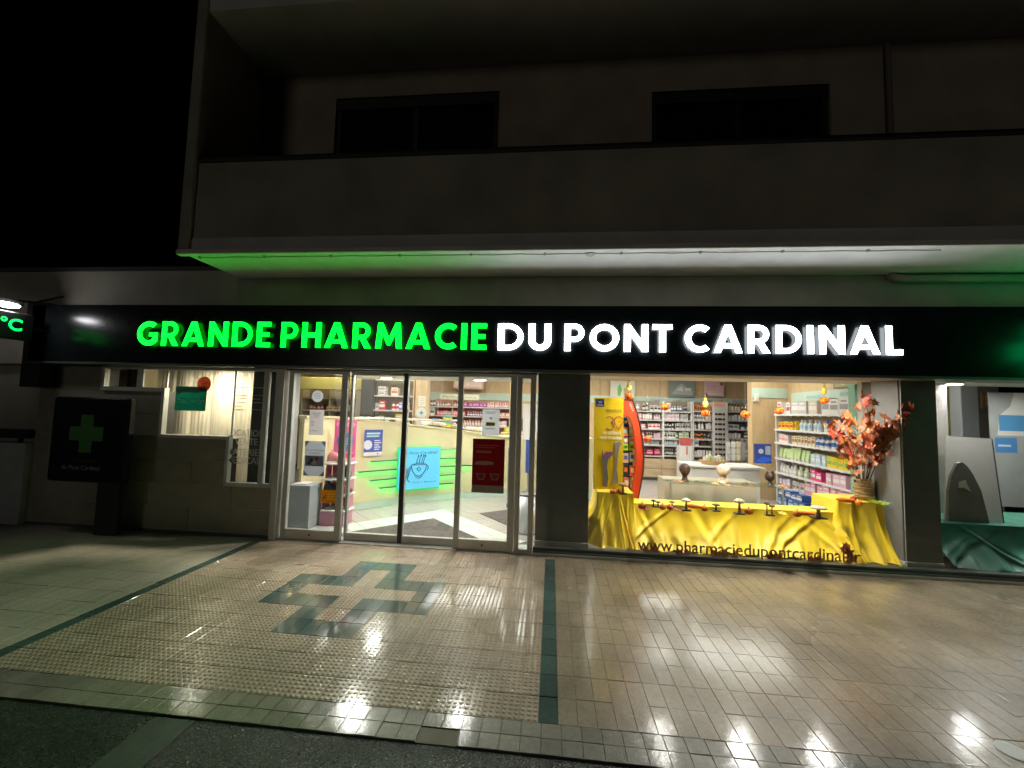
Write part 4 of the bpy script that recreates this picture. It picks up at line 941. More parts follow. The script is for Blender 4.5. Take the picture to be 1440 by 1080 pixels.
def head(label, px, py, Y, hgt, skin, hair, style):
    q_ = PY(px, py, Y); t = thing('mannequin', label, 'mannequin head', (q_.x, Y, zg))
    z = zg; s_ = hgt
    def hf(a, tt):  # face flattened, nose bump toward -y
        f_ = 1.0
        if math.sin(a) < -.6 and abs(tt) < .5: f_ += .10*math.exp(-((tt+.1)/.16)**2)*max(0, (-math.sin(a)-.85)/.15)
        if tt < -.3: f_ *= 1-.25*(-tt-.3)
        return f_
    obj('neck', MB().lathe([(.24*s_,z),(.2*s_,z+.05*s_),(.14*s_,z+.2*s_),(.14*s_,z+.36*s_)], (q_.x, Y, 0), 14), skin, t, True)
    obj('head', MB().ball((q_.x, Y, z+.64*s_), .27*s_, .32*s_, .36*s_, 18, 12, fn=hf), skin, t, True)
    m = MB()
    if style == 'cap': m.ball((q_.x, Y+.03*s_, z+.70*s_), .30*s_, .34*s_, .33*s_, 18, 12)
    elif style == 'turban':
        m.ball((q_.x+.02, Y+.05*s_, z+.72*s_), .33*s_, .36*s_, .30*s_, 18, 12, fn=lambda a, tt: 1+.05*math.sin(tt*16+a*3))
        m.ball((q_.x+.12*s_, Y+.2*s_, z+.42*s_), .2*s_, .18*s_, .3*s_, 12, 8)
    else:
        m.ball((q_.x, Y+.06*s_, z+.66*s_), .36*s_, .36*s_, .38*s_, 18, 12, fn=lambda a, tt: 1+.07*math.sin(a*9)); m.ball((q_.x-.2*s_, Y, z+1.0*s_), .08*s_, .08*s_, .12*s_, 8, 6); m.ball((q_.x+.2*s_, Y, z+1.0*s_), .08*s_, .08*s_, .12*s_, 8, 6)
    obj('headwear', m, hair, t, True)
head('dark brown display head at the left of the glass shelf', 963, 670, 5.78, .235, C((.07,.035,.02)), C((.06,.03,.02)), 'cap')
head('display head in a cream knitted turban in the middle of the glass shelf', 1016, 670, 5.78, .245, C((.72,.55,.40)), mat('knit', (.78,.70,.50), .9, var=.2, scale=60, bump=.6, bscale=90), 'turban')
head('small dark-haired display head at the right of the glass shelf', 1083, 680, 5.78, .165, C((.05,.025,.02)), C((.045,.022,.018)), 'hair')

# ---- autumn decorations
ORG = mat('pumpkin_orange', (.80,.20,.012), .45, var=.1); STEMG = C((.16,.12,.04)); CAPW = mat('mushroom_cream', (.80,.70,.48), .6, var=.1, scale=20); STW = mat('mushroom_wood', (.50,.33,.18), .7, var=.2, scale=30); BASE = C((.06,.05,.045))
def pumpkin(label, px, py, zb, r, m=ORG, face=False, name='pumpkin', sq=.78, Y=None):
    q_ = PZ(px, py, zb) if Y is None else PY(px, py, Y)
    t = thing(name, label, 'pumpkin', (q_.x, q_.y, q_.z if Y else zb), 'pumpkins in the window display'); z = (q_.z if Y else zb)+r*sq
    obj('flesh', MB().ball((q_.x, q_.y, z), r, r, r*sq, 24, 10, fn=lambda a, tt: 1-.09*abs(math.sin(a*4))), m, t, True)
    obj('stem', MB().lathe([(r*.16,z+r*sq*.9),(r*.1,z+r*sq*1.25),(r*.14,z+r*sq*1.4)], (q_.x, q_.y, 0), 7), STEMG, t)
    if face:
        fm = MB(); ff = Frame((q_.x, q_.y-r*1.02, z))
        ff.poly([(-.5*r,.1*r),(-.15*r,.1*r),(-.32*r,.4*r)], 0, .01, fm); ff.poly([(.15*r,.1*r),(.5*r,.1*r),(.32*r,.4*r)], 0, .01, fm); ff.poly([(-.5*r,-.15*r),(-.2*r,-.38*r),(.2*r,-.38*r),(.5*r,-.15*r),(0,-.2*r)], 0, .01, fm)
        obj('face', fm, C((.25,.03,.01)), t)
    return t, q_, z
ZT = .552
for lab, px, py, zb, r in (('orange pumpkin at the left end of the low yellow table', 903, 716, ZT, .045), ('orange pumpkin left of the big cream mushroom', 932, 717, ZT, .042), ('reddish pumpkin just left of the big cream mushroom', 942, 717, ZT, .036), ('orange pumpkin in the middle of the yellow table', 991, 719, ZT, .042), ('orange pumpkin right of the tall thin mushroom', 1053, 724, ZT, .046), ('orange pumpkin near the right end of the yellow table', 1121, 727, ZT, .045), ('left of two small pumpkins on the left block', 862, 695, .672, .038), ('right of two small pumpkins on the left block', 870, 695, .672, .036), ('red pumpkin on the right block beside the vase', 1200, 705, .692, .034), ('orange pumpkin on the right block before the red one', 1208, 711, .692, .036)):
    pumpkin(lab, px, py, zb, r, mat('pumpkin_red', (.62,.05,.02), .45) if 'red' in lab.split()[0] else ORG)
for i, (px, py, r, lab) in enumerate(((884,562,.055,'hanging pumpkin lantern above the red curved stand'),(935.6,577,.055,'hanging pumpkin lantern left of the back shelving signs'),(992,586,.055,'hanging pumpkin lantern under a yellow ornament in mid window'),(1048,588,.058,'hanging pumpkin lantern before the wooden wall panel'),(1096,583,.055,'hanging pumpkin lantern at the left end of the baby shelving'),(1159,568,.055,'hanging pumpkin lantern before the top baby shelf'),(910,622,.05,'low hanging pumpkin beside the red curved stand'))):
    t, q_, z = pumpkin(lab, px, py, 0, r, mat('lantern_orange', (.90,.17,.01), .35), True, 'pumpkin_lantern', Y=5.5)
    obj('thread', MB().tube([(q_.x, q_.y, z+r*.8), (q_.x, q_.y, 2.10)], .0012, 4), C((.5,.45,.4)), t)
    if i in (0, 2, 5): obj('ornament', MB().ball((q_.x, q_.y, z+.12), .035, .02, .05, 10, 7).ball((q_.x, q_.y, z+.18), .022, .02, .022, 8, 6), C((.85,.60,.10)), t, True)
def mushroom(label, px, py, zb, h, r, capm=CAPW, stm=STW, double=False):
    q_ = PZ(px, py, zb); x, y = q_.x, q_.y; t = thing('mushroom', label, 'mushroom', (x, y, zb), 'wooden mushrooms in the window display')
    obj('base', bb(x-r*.9, x+r*.9, y-r*.6, y+r*.6, zb, zb+.014, c=.003), BASE, t)
    for (dx, k) in (((-.5, 1), (.55, .8)) if double else ((0, 1),)):
        xx = x+dx*r; hh = h*k; rr_ = r*(.6 if double else 1)
        obj('stem', MB().lathe([(rr_*.32,zb+.014),(rr_*.22,zb+hh*.5),(rr_*.2,zb+hh*.85)], (xx, y, 0), 10), stm, t, True)
        obj('cap', MB().lathe([(rr_*.2,zb+hh*.78),(rr_*.95,zb+hh*.76),(rr_,zb+hh*.81),(rr_*.8,zb+hh*.92),(rr_*.4,zb+hh*.99),(rr_*.05,zb+hh)], (xx, y, 0), 14), capm, t, True)
DKM = C((.07,.05,.045))
for a_ in (('pair of small dark mushrooms at the left of the yellow table', 922, 713, ZT, .085, .05, DKM, DKM, True), ('small dark mushroom just left of the big cream mushroom', 945, 713, ZT, .07, .035, DKM, DKM), ('big cream mushroom on the left half of the yellow table', 965, 718, ZT, .135, .055), ('dark brown mushroom in the middle of the yellow table', 1007, 719, ZT, .085, .045, DKM, DKM), ('tall thin cream mushroom right of the table centre', 1040, 723, ZT, .165, .058), ('brown forked mushroom under the dark-haired head', 1082, 725, ZT, .155, .05, STW, STW, True), ('large pale mushroom at the right end of the yellow table', 1151, 729, ZT, .135, .08), ('tan mushroom on the left block before the board', 876, 695, .672, .135, .055, STW, STW)):
    mushroom(*a_)
def gourd(label, px, py, zb, L, ang):
    q_ = PZ(px, py, zb); d_ = Vector((math.cos(ang), math.sin(ang), 0)); pts = [Vector((q_.x, q_.y, zb+.022))+d_*(L*(i/8-.5)) for i in range(9)]
    tag(obj('gourd', MB().tube(pts, [.006,.018,.024,.025,.022,.018,.015,.012,.005], 10), ORG, None, True), label, 'gourd')
gourd('long orange gourd right of the big cream mushroom', 978, 715, ZT, .2, -.3); gourd('long orange gourd left of the large pale mushroom', 1136, 725, ZT, .24, -.25); gourd('long orange gourd on the right block left of the vase', 1190, 706, .692, .2, -.3)
def leaf_mesh(name, m, s_):
    a = MB(); pts = [(0,-.5,0),(.12,-.2,.03),(.5,-.25,.06),(.32,0,.04),(.55,.25,.08),(.2,.22,.03),(0,.6,.06),(-.2,.22,.03),(-.55,.25,.08),(-.32,0,.04),(-.5,-.25,.06),(-.12,-.2,.03)]
    a.add([(0,0,0)]+pts, [(0, 1+i, 1+(i+1) % 12) for i in range(12)])
    return mk(name, [x*s_ for x in a.v], a.f, m)
LM = [mat('leaf_red', (.42,.045,.018), .6, var=.3, scale=30), mat('leaf_orange', (.70,.24,.07), .6, var=.3, scale=30), mat('leaf_rust', (.42,.13,.06), .6, var=.3, scale=30), mat('leaf_pink', (.85,.26,.18), .6, var=.2, scale=30), mat('leaf_gold', (.75,.42,.05), .6, var=.2, scale=30)]
lm_ = [leaf_mesh('maple_leaf', m, .085) for m in LM]
lv = [(958,677,1),(968,679,4),(1005,680,4),(1022,682,1),(1032,683,1),(1042,684,0),(1055,685,3),(1098,683,1),(1105,685,1),(948,676,1),(900,716,1),(910,716,0),(950,716,0),(955,718,3),(1112,727,1),(1100,722,4),(1190,708,1),(1214,712,4)]
for i, (px, py, k) in enumerate(lv):
    zz = zg+.004 if py < 700 and px < 1110 else (.700 if px > 1180 else ZT+.008)
    q_ = PZ(px, py, zz); o = link('maple_leaf', lm_[k], None, (q_.x, q_.y, zz)); o.rotation_euler = (rnd.uniform(-.2,.2), rnd.uniform(-.2,.2), rnd.uniform(0,6)); o.scale = [rnd.uniform(.8,1.3)]*3
    tag(o, '%s artificial maple leaf lying on the %s, %s from left' % (['red','orange','rust','pinkish','golden'][k], 'glass shelf' if zz > zg else ('right yellow block' if px > 1180 else 'yellow table'), ORDN[sorted(p[0] for p in lv).index(px)]), 'leaf', 'maple leaves strewn on the display')
lw_ = [(908,777,3),(918,781,3),(955,779,3),(965,783,3),(1005,791,1),(1018,788,1),(1033,788,3),(1085,792,0),(1094,793,3),(1140,787,3),(1150,793,3),(1186,772,3),(1193,776,0),(1190,768,3),(1196,784,3)]
for i, (px, py, k) in enumerate(lw_):
    q_ = PY(px, py, 4.828); o = link('maple_leaf', lm_[k], None, (q_.x, q_.y, max(q_.z, .10))); s_ = rnd.uniform(1.1,1.7); o.scale = (s_, s_, s_)
    o.rotation_euler = (R(90)+rnd.uniform(-.25,.25), rnd.uniform(-3,3), 0)
    tag(o, '%s maple leaf caught low against the window glass, %s from left' % (['red','orange','rust','pinkish','golden'][k], ORDN[sorted(p[0] for p in lw_).index(px)]), 'leaf', 'maple leaves at the foot of the glass')

# ---- vase with the autumn branch
VX = PY(1215, 705, 5.28).x; VY = 5.28; vz = .688
va = thing('raffia_vase', 'raffia-wrapped vase on the right yellow block', 'vase', (VX, VY, vz))
RAF = mat('raffia', (.46,.32,.16), .85, var=.35, scale=40, bump=.6, bscale=70)
obj('body', MB().lathe([(.075,vz),(.09,vz+.06),(.085,vz+.14),(.07,vz+.2),(.085,vz+.24)], (VX, VY, 0), 16), RAF, va, True)
wr = MB()
for i in range(9):
    z0 = vz+.03+i*.022; tl = rnd.uniform(-.03,.03)
    wr.tube([(VX+.095*math.cos(a/16*6.283), VY+.095*math.sin(a/16*6.283), z0+tl*math.sin(a/16*6.283+i)) for a in range(17)], .007, 5)
obj('wrapping', wr, RAF, va, True)
ab = thing('autumn_branch', 'spray of artificial orange and rust autumn leaves in the raffia vase', 'branch', (VX, VY, vz+.2))
tips = [PY(1245,594,4.98), PY(1229,602,5.05), PY(1172,598,5.2), PY(1222,560,5.3), PY(1276,574,4.85), PY(1200,640,5.1), PY(1240,600,5.4), PY(1190,585,5.35), PY(1260,588,4.9), PY(1215,610,5.1)]
BRN = C((.10,.06,.035)); leafset = [leaf_mesh('leaf', m, .115) for m in (LM[0], LM[1], LM[2], mat('leaf_coral', (.55,.20,.10), .6, var=.3, scale=30))]
base_ = Vector((VX, VY, vz+.05))
for j, tp in enumerate(tips):
    mid_ = base_.lerp(tp, .5)+Vector((rnd.uniform(-.05,.05), rnd.uniform(-.04,.04), .10)); pts = []
    for i in range(13):
        t = i/12; pts.append(base_*(1-t)**2+mid_*(2*t*(1-t))+tp*t*t)
    obj('stem', MB().tube(pts, [.007-.005*i/12 for i in range(13)], 6), BRN, ab)
    for i in range(5, 13):
        for q2 in range(4 if i > 6 else 1):
            sg = .030 if tp.x > VX+.25 else .045
            if tp.x > VX+.25 and i < 7: continue
            p_ = pts[i]+Vector((rnd.gauss(0,sg), rnd.gauss(0,.05), rnd.gauss(0,sg)))
            if p_.y < 4.84: p_.y = 4.84
            if p_.x > 3.68: yn = rnd.uniform(4.835, 4.86); fq = yn/p_.y; p_ = Vector((p_.x*fq, yn, H+(p_.z-H)*fq))
            k = rnd.choice([2,2,3]) if tp.x > VX+.25 else rnd.choice([0,1,1,3,3,2])
            o = link('leaf', leafset[k], ab, p_-wloc(ab)); o.rotation_euler = (rnd.uniform(.6,2.2), rnd.uniform(-.8,.8), rnd.uniform(-2,2)); q4 = rnd.uniform(.6,1.1); o.scale = (q4*.72, q4*1.25, q4)
gr = MB()
for i in range(60):
    a_ = rnd.uniform(0, 6.28); c_ = Vector((3.66+rnd.gauss(0,.04), 5.05+rnd.gauss(0,.04), .69)); e_ = c_+Vector((math.cos(a_)*.06, math.sin(a_)*.05, rnd.uniform(.005,.04)))
    gr.tube([c_, c_.lerp(e_,.5)+Vector((0,0,.012)), e_], [.003,.0025,.001], 3)
tag(obj('grass_tuft', gr, C((.42,.55,.04))), 'yellow-green grass tuft on the right corner of the display', 'grass tuft')

# ---- blue mask pack and small things behind
a = PY(1062, 624, 6.6); b = PY(1085, 652, 6.6)
bp3 = poster('product_pack', 'blue and white product pack hanging before the wooden wall panel', 'pack', Frame((a.x, 6.6, b.z)), b.x-a.x, a.z-b.z, C((.03,.06,.28)), [('disc','picture',.35,.62,.16,(.55,.6,.65)),('rect','picture',.62,.45,.95,.9,(.35,.4,.5)),('poly','picture',[(.0,.1),(.4,.35),(.9,.3),(1,.15),(.5,.02)],(.02,.12,.75))], th=.05, back='pack')
bk = thing('wicker_basket', 'low wicker basket on the white plinth', 'basket', (2.95, 7.3, .815))
obj('weave', MB().lathe([(.17,.816),(.21,.88),(.205,.88),(.16,.825)], (2.72, 7.3, 0), 20), mat('wicker', (.55,.33,.14), .8, var=.3, scale=40, bump=.8, bscale=60), bk)
for i in range(7): obj('sachet', bb(2.58+i*.045, 2.61+i*.045, 7.25, 7.35, .83, .93+.02*(i % 3)), C([W1,CR,LG,W2][i % 4]), bk)
cr_ = thing('cable_rack', 'wire rack holding packets before the fourth back-wall bay', 'rack', (3.6, 8.4, 0))
for i in range(5):
    a = PY(1025+i*6, 600, 8.4); obj('wire', MB().tube([(a.x, 8.4, 0), (a.x, 8.4, 1.2)], .006, 5), STEEL, cr_)
for i in range(12):
    a = PY(1024+(i % 4)*7, 625+(i//4)*9, 8.35); obj('packet', bb(a.x-.035, a.x+.035, 8.33, 8.36, a.z-.06, a.z+.05), C([W2,W1,CR,GY][i % 4]), cr_)
bs_ = thing('hand_shower_brackets', 'white sensor on the wooden wall panel with its shadow', 'sensor', (4.2, 8.7, 2.0)); a = PY(1064, 558, 8.70)
obj('body', bb(a.x-.03, a.x+.03, 8.68, 8.734, a.z-.06, a.z+.06), WHITE, bs_); obj('foot', bb(a.x-.05, a.x+.05, 8.69, 8.734, a.z-.09, a.z-.061), WHITE, bs_)
# ---- web address on the glass
UF = Frame((0, 4.797, 0)); a = PY(897, 779, 4.797); b = PY(1211, 795, 4.797)
UT = thing('window_lettering', 'dark web address lettering along the foot of the display glass', 'lettering', (2.1, 4.79, .1))
word = 'www.pharmaciedupontcardinal.fr'; vs_all, _ = text_geo(word, 0, .008); wtot = max(p.x for p in vs_all)-min(p.x for p in vs_all); sc_ = (b.x-a.x)/wtot
for i, chh in enumerate(word):
    one, fs = text_geo(chh, 0, .008); pre, _ = text_geo(word[:i+1], 0, .008)
    ow = max(p.x for p in one)-min(p.x for p in one); x0 = max(p.x for p in pre)-ow; mx = min(p.x for p in one)
    zb_ = a.z+(b.z-a.z)*((x0)/wtot)-.0
    obj('letter', MB().add([UF.at(a.x+(x0+p.x-mx)*sc_, .112+p.y*sc_*1.06, .001) for p in one], fs), mat('vinyl_brown', (.26,.175,.05), .6), UT)

# ================================================================== DOOR AREA
cpts = [Vector(p) for p in ((-3.36,5.35),(-3.31,5.6),(-3.21,6.01),(-2.96,6.4),(-2.52,6.86),(-1.69,7.5),(-.82,7.87),(.0,8.02),(.8,8.06))]
def chain(P, n=8):
    out = []
    for i in range(len(P)-1):
        p0 = P[max(i-1,0)]; p1 = P[i]; p2 = P[i+1]; p3 = P[min(i+2,len(P)-1)]
        for k in range(n):
            t = k/n; out.append(.5*((2*p1)+(p2-p0)*t+(2*p0-5*p1+4*p2-p3)*t*t+(3*p1-p0-3*p2+p3)*t**3))
    return out+[P[-1]]
cpath = chain(cpts)
def ctop(p): return 1.10+max(0, min(1, (-.9-p.x)/2.4))*.34
def strip_mesh(path, z0f, z1f, off, th):
    m = MB(); nrm = []
    for i, p in enumerate(path):
        d_ = (path[min(i+1, len(path)-1)]-path[max(i-1, 0)]).normalized(); nrm.append(Vector((d_.y, -d_.x)))
    vs = []; n = len(path)
    for o_, zf in ((off, z0f), (off, z1f), (off-th, z1f), (off-th, z0f)):
        for p, q_ in zip(path, nrm): e = p+q_*o_; vs.append((e.x, e.y, zf(p)))
    fs = [(l*n+i, l*n+i+1, ((l+1) % 4)*n+i+1, ((l+1) % 4)*n+i) for l in range(4) for i in range(n-1)]+[(0, n, 2*n, 3*n), (n-1, 4*n-1, 3*n-1, 2*n-1)]
    return m.add(vs, fs), nrm
ct = thing('service_counter', 'curved pale cream service counter behind the sliding doors', 'counter', (-1.9, 7.2, 0))
secs = [(0, 20), (20, 32), (32, 40), (40, 48), (48, 64)]
for a_, b_ in secs:
    m, _ = strip_mesh(cpath[a_:b_+1], lambda p: .105, ctop, 0, .04); obj('front_panel', m, CREAM, ct, False)
m, _ = strip_mesh(cpath, lambda p: .0, lambda p: .104, -.006, .03); obj('baseboard', m, MINT, ct)
m, _ = strip_mesh(cpath, lambda p: ctop(p)+.001, lambda p: ctop(p)+.03, .03, .5); obj('counter_top', m, CREAM, ct)
def on_counter(px, py, off):
    d_ = ray(px, py); best = None
    for p, q_ in zip(cpath, cpath[1:]):
        dd = (q_-p).normalized(); n_ = Vector((dd.y, -dd.x)); P = p+n_*off; Q = q_+n_*off
        # solve (d.x,d.y)*t = P+(Q-P)*s
        e = Q-P; det = d_.x*(-e.y)+e.x*d_.y
        if abs(det) < 1e-9: continue
        t = (P.x*(-e.y)+e.x*P.y)/det; s_ = (d_.x*P.y-d_.y*P.x)/det
        if 0 <= s_ <= 1 and t > 0: best = CAM+d_*t; return best, dd, n_
    return best, None, None
# illuminated glass sign with its bars
A0, t0, n0 = on_counter(560.5, 630, .05); A1, t1, n1 = on_counter(617.7, 630, .05)
zt_ = on_counter(589, 629.5, .1)[0].z; zb2 = on_counter(589, 686.5, .1)[0].z
rdir = (Vector((A1.x, A1.y, 0))-Vector((A0.x, A0.y, 0))); wS = rdir.length; rdir.normalize(); nS = rdir.cross(Vector((0,0,1)))
fS = Frame(Vector((A0.x, A0.y, zb2))+nS*.05, rdir, (0,0,1)); hS = zt_-zb2
cs = thing('counter_sign', 'glowing blue glass sign with green bars on the curved counter', 'sign', fS.at(wS/2, 0, 0))
obj('glass_panel', fS.slab(0, 0, wS, hS, 0, .02), mat('blue_glass', (.10,.42,.62), .25, emit=(.10,.45,.75), estr=.27), cs)
obj('rear_edge', fS.slab(-.02, -.03, wS+.015, hS+.015, -.022, .012), mat('edge_green', (.03,.35,.15), .3, emit=(0,1,.25), estr=.25), cs)
obj('lettering', text_mb('du Pont Cardinal', fS, wS/2, hS*.84, .002, height=.05, width=wS*.86, align='c', shear=.35), C((.01,.06,.09)), cs)
obj('lettering', text_mb('Mme S. Bernard', fS, wS*.62, hS*.13, .002, height=.028, width=wS*.6, align='c', shear=.4), C((.02,.09,.14)), cs)
em = MB(); ink = C((.01,.05,.08)); ex, ey, er = wS*.48, hS*.50, wS*.21
def stroke(pts, r_=.007): em.tube([fS.at(ex+x*er, ey+y*er, .004) for x, y in pts], r_, 4)
stroke([(-.9,.35),(-.75,-.3),(-.4,-.75),(0,-.9),(.4,-.75),(.75,-.3),(.9,.35),(-.9,.35)]); stroke([(-.9,.35),(-.3,.5),(.3,.5),(.9,.35)])
for sx, sy in ((-.3,.5),(0,.55),(.3,.55),(.5,.5)): stroke([(sx,sy),(sx+.05,sy+.4),(sx+.2,sy+.8)], .006); em.ball(fS.at(ex+(sx+.2)*er, ey+(sy+.8)*er, .004), .012, .004, .02, 8, 5)
for k in range(7): stroke([(-1.0-.1*k,-.1*k+.3),(-.85-.08*k,.2-.2*k),(-.95-.05*k,-.2*k)], .006)
stroke([(-1.1,-.6),(-1.3,-1.2),(-1.0,-1.5)]); stroke([(.9,.3),(1.1,.0),(.95,-.3)]); stroke([(-.25,-.1),(0,.1),(.25,-.1),(0,-.35),(-.25,-.1)]); stroke([(-.4,-.9),(0,-1.15),(.4,-.9)])
obj('emblem', em, ink, cs)
bars = [((490,555),(635,548)),((425,610),(635,597)),((490,655),(635,643)),((540,694),(635,686)),((846,492),(930,491)),((846,540),(950,538)),((846,582),(1022,577)),((846,627),(950,624)),((846,675),(925,667))]
LED = emitm('led_strip', (0.05, 1.0, .22), 11)
for (pa, pb) in bars:
    A, _, na = on_counter(*c2(*pa), .06); Bq, _, nb = on_counter(*c2(*pb), .06)
    zz = (A.z+Bq.z)/2; n_ = 8; pts = []; back = []
    for i in range(n_+1):
        q3 = on_counter(c2(*pa)[0]+(c2(*pb)[0]-c2(*pa)[0])*i/n_, 650, .055)[0]; pts.append(Vector((q3.x, q3.y)))
    m, _ = strip_mesh(pts, lambda p: zz-.008, lambda p: zz+.008, .02, .05); b_ = obj('bar', m, mat('bar_green', (.01,.09,.05), .35), cs)
    m, _ = strip_mesh(pts, lambda p: zz-.0115, lambda p: zz-.0085, -.006, .012); obj('led_strip', m, LED, b_)
# blue poster on the counter front
A0, _, _ = on_counter(*c2(450, 455), .004); A1, _, _ = on_counter(*c2(546, 455), .004); rd = Vector((A1.x-A0.x, A1.y-A0.y, 0)); wP = rd.length
zlo = on_counter(*c2(498, 523), .004)[0].z; zhi = on_counter(*c2(498, 388), .004)[0].z
fP = Frame((A0.x, A0.y, zlo), rd, (0,0,1)); fP.o += fP.n*.03
poster('counter_poster', 'blue and white information poster on the front of the counter', 'poster', fP, wP, zhi-zlo, C(W1), [('rect','print',0,.14,1,1,(.05,.10,.42)),('rect','heading',.12,.82,.85,.89,(.45,.70,.62)),('rect','heading',.12,.72,.80,.78,(.45,.70,.62)),('disc','print',.2,.42,.24,(.70,.74,.78)),('lines','lettering',.55,.2,.95,.62,5,(.75,.8,.9)),('disc','logo',.75,.07,.05,(.3,.35,.5))])
# pink display stand and shoes
PS = thing('pink_stand', 'pink cardboard shoe display stand behind the left fixed door panel', 'stand', (-2.93, 5.6, 0))
PKM = mat('stand_pink', (.80,.13,.34), .5); PK2 = mat('stand_rose', (.62,.28,.38), .55, var=.05)
obj('back_board', bx(-3.09, -2.77, 5.66, 5.68, .0, 1.42), PKM, PS)
fpk = Frame((-3.08, 5.655, 0))
obj('roundel', fpk.disc(.16, 1.12, .12, .002, .003), C((.03,.22,.60)), PS)
obj('lettering', text_mb('OSMOD', fpk, .16, 1.33, .004, height=.05, width=.27, align='c', offset=.015), C(W1), PS)
rl = MB()
for i in range(3): fpk.slab(.08, 1.08+i*.035, .24-.03*(i % 2), 1.09+i*.035, .006, .002, rl)
obj('lettering', rl, C(W1), PS); obj('rule', fpk.slab(.03, .955, .29, .963, .003, .002), C(W1), PS)
for s_ in (-1, 1): obj('side_panel', MB().add([( -2.93+s_*.165-.004, 5.65, 0),(-2.93+s_*.165+.004, 5.65, 0),(-2.93+s_*.165+.004, 5.42, 0),(-2.93+s_*.165-.004, 5.42, 0),(-2.93+s_*.165-.004, 5.65, .9),(-2.93+s_*.165+.004, 5.65, .9),(-2.93+s_*.165+.004, 5.52, .9),(-2.93+s_*.165-.004, 5.52, .9)], [(0,1,2,3),(4,7,6,5),(0,4,5,1),(1,5,6,2),(2,6,7,3),(3,7,4,0)]), PK2, PS)
obj('base', bb(-3.10, -2.76, 5.40, 5.645, .002, .19, c=.004), PK2, PS)
shz = [.215, .42, .63, .84]
for z in shz:
    obj('shelf', bb(-3.07, -2.72, 5.36, 5.645, z-.022, z, c=.004), WHITE, PS)
def shoe(label, x, y, z, col, ang, L=.25, ln=1.0, boot=False):
    m = MB(); c_ = C(col, .5); n = 12; prof = [(-.5,.10,.055),(-.35,.15,.062),(-.15,.16 if boot else .13,.058),(.05,.10,.06),(.25,.075,.068),(.42,.055,.055),(.5,.03,.03)]
    vs = []
    for (t, h_, w_) in prof:
        for i in range(n):
            a_ = math.pi*2*i/n; vs.append((t*L, math.cos(a_)*w_*.62, .008+max(0, .5+.5*math.sin(a_))*h_))
    fs = [(j*n+i, j*n+(i+1) % n, (j+1)*n+(i+1) % n, (j+1)*n+i) for j in range(len(prof)-1) for i in range(n)]+[tuple(range(n-1,-1,-1)), tuple((len(prof)-1)*n+i for i in range(n))]
    rm = Matrix.Translation((x, y, z+.004)) @ Matrix.Rotation(ang, 4, 'Z')
    t = thing('shoe', label, 'shoe', (x, y, z), 'shoes on the pink stand'); m.add([rm @ Vector(v_) for v_ in vs], fs); obj('upper', m, c_, t, True)
    sm = MB(); pr2 = [(p_[0]*L, p_[2]*.66) for p_ in prof]; pl = [(a_, -b_) for a_, b_ in pr2]+[(a_, b_) for a_, b_ in pr2[::-1]]
    sm.add([rm @ Vector((a_, b_, .0)) for a_, b_ in pl]+[rm @ Vector((a_, b_, .014)) for a_, b_ in pl], [tuple(range(len(pl)-1,-1,-1)), tuple(range(len(pl), 2*len(pl)))]+[(i, (i+1) % len(pl), len(pl)+(i+1) % len(pl), len(pl)+i) for i in range(len(pl))])
    obj('sole', sm, C((.7,.68,.62)), t)
shoe('pink slipper on the top shelf of the pink stand', -2.92, 5.47, shz[3], (.70,.25,.25), .15); shoe('dark sandal on the second shelf of the pink stand', -2.84, 5.46, shz[2], (.06,.05,.06), 3.0)
shoe('black strap shoe on the third shelf of the pink stand', -2.95, 5.46, shz[1], (.03,.03,.04), .1); shoe('brown slipper on the third shelf, right side of the pink stand', -2.755, 5.45, shz[1], (.20,.06,.05), 1.4, boot=True, L=.2)
# grey podium with papers
po = thing('grey_podium', 'plain grey podium behind the left fixed door panel', 'podium', (-3.28, 5.3, 0)); obj('body', bb(-3.44, -3.13, 5.2, 5.5, .0, .56, c=.004), mat('podium_grey', (.45,.49,.50), .5, var=.04), po)
tag(obj('leaflets', bb(-3.40, -3.22, 5.24, 5.42, .561, .575, c=.002), C((.85,.75,.78))), 'few white leaflets lying on the grey podium', 'leaflets')
# notices on the glass of the doors
def pane_frame(pa, pb, Y): 
    a = PY(*c2(pa[0], pb[1]), Y); b = PY(*c2(pb[0], pa[1]), Y); return Frame((a.x, Y, a.z)), b.x-a.x, b.z-a.z
DY = 4.7735
q_ = PY(*c2(210, 213), DY); fr_ = Frame((q_.x, DY, q_.z)); rd_ = thing('round_sticker', 'white round sticker on the left fixed door panel', 'sticker', (q_.x, DY, q_.z-.07))
obj('sheet', fr_.disc(0, 0, .072, 0, .002), paper((.82,.84,.90)), rd_); lt = MB()
for i in range(4): fr_.slab(-.045+.006*abs(i-1.5), .03-.02*i, .045-.006*abs(i-1.5), .036-.02*i, .001, .0008, lt)
obj('lettering', lt, C((.45,.55,.72)), rd_)
f_, w_, h_ = pane_frame((163,285), (246,415), DY); poster('notice_sheet', 'white notice with pink heading on the left fixed door panel', 'notice', f_, w_, h_, paper((.78,.76,.78)), [('text','heading','HORAIRES',.5,.82,.07,(.75,.3,.36),.6,.02),('lines','heading',.3,.68,.7,.8,2,(.8,.45,.5)),('lines','lettering',.12,.35,.4,.55,4,(.4,.4,.45)),('lines','lettering',.12,.14,.8,.2,1,(.4,.4,.45))], th=.001)
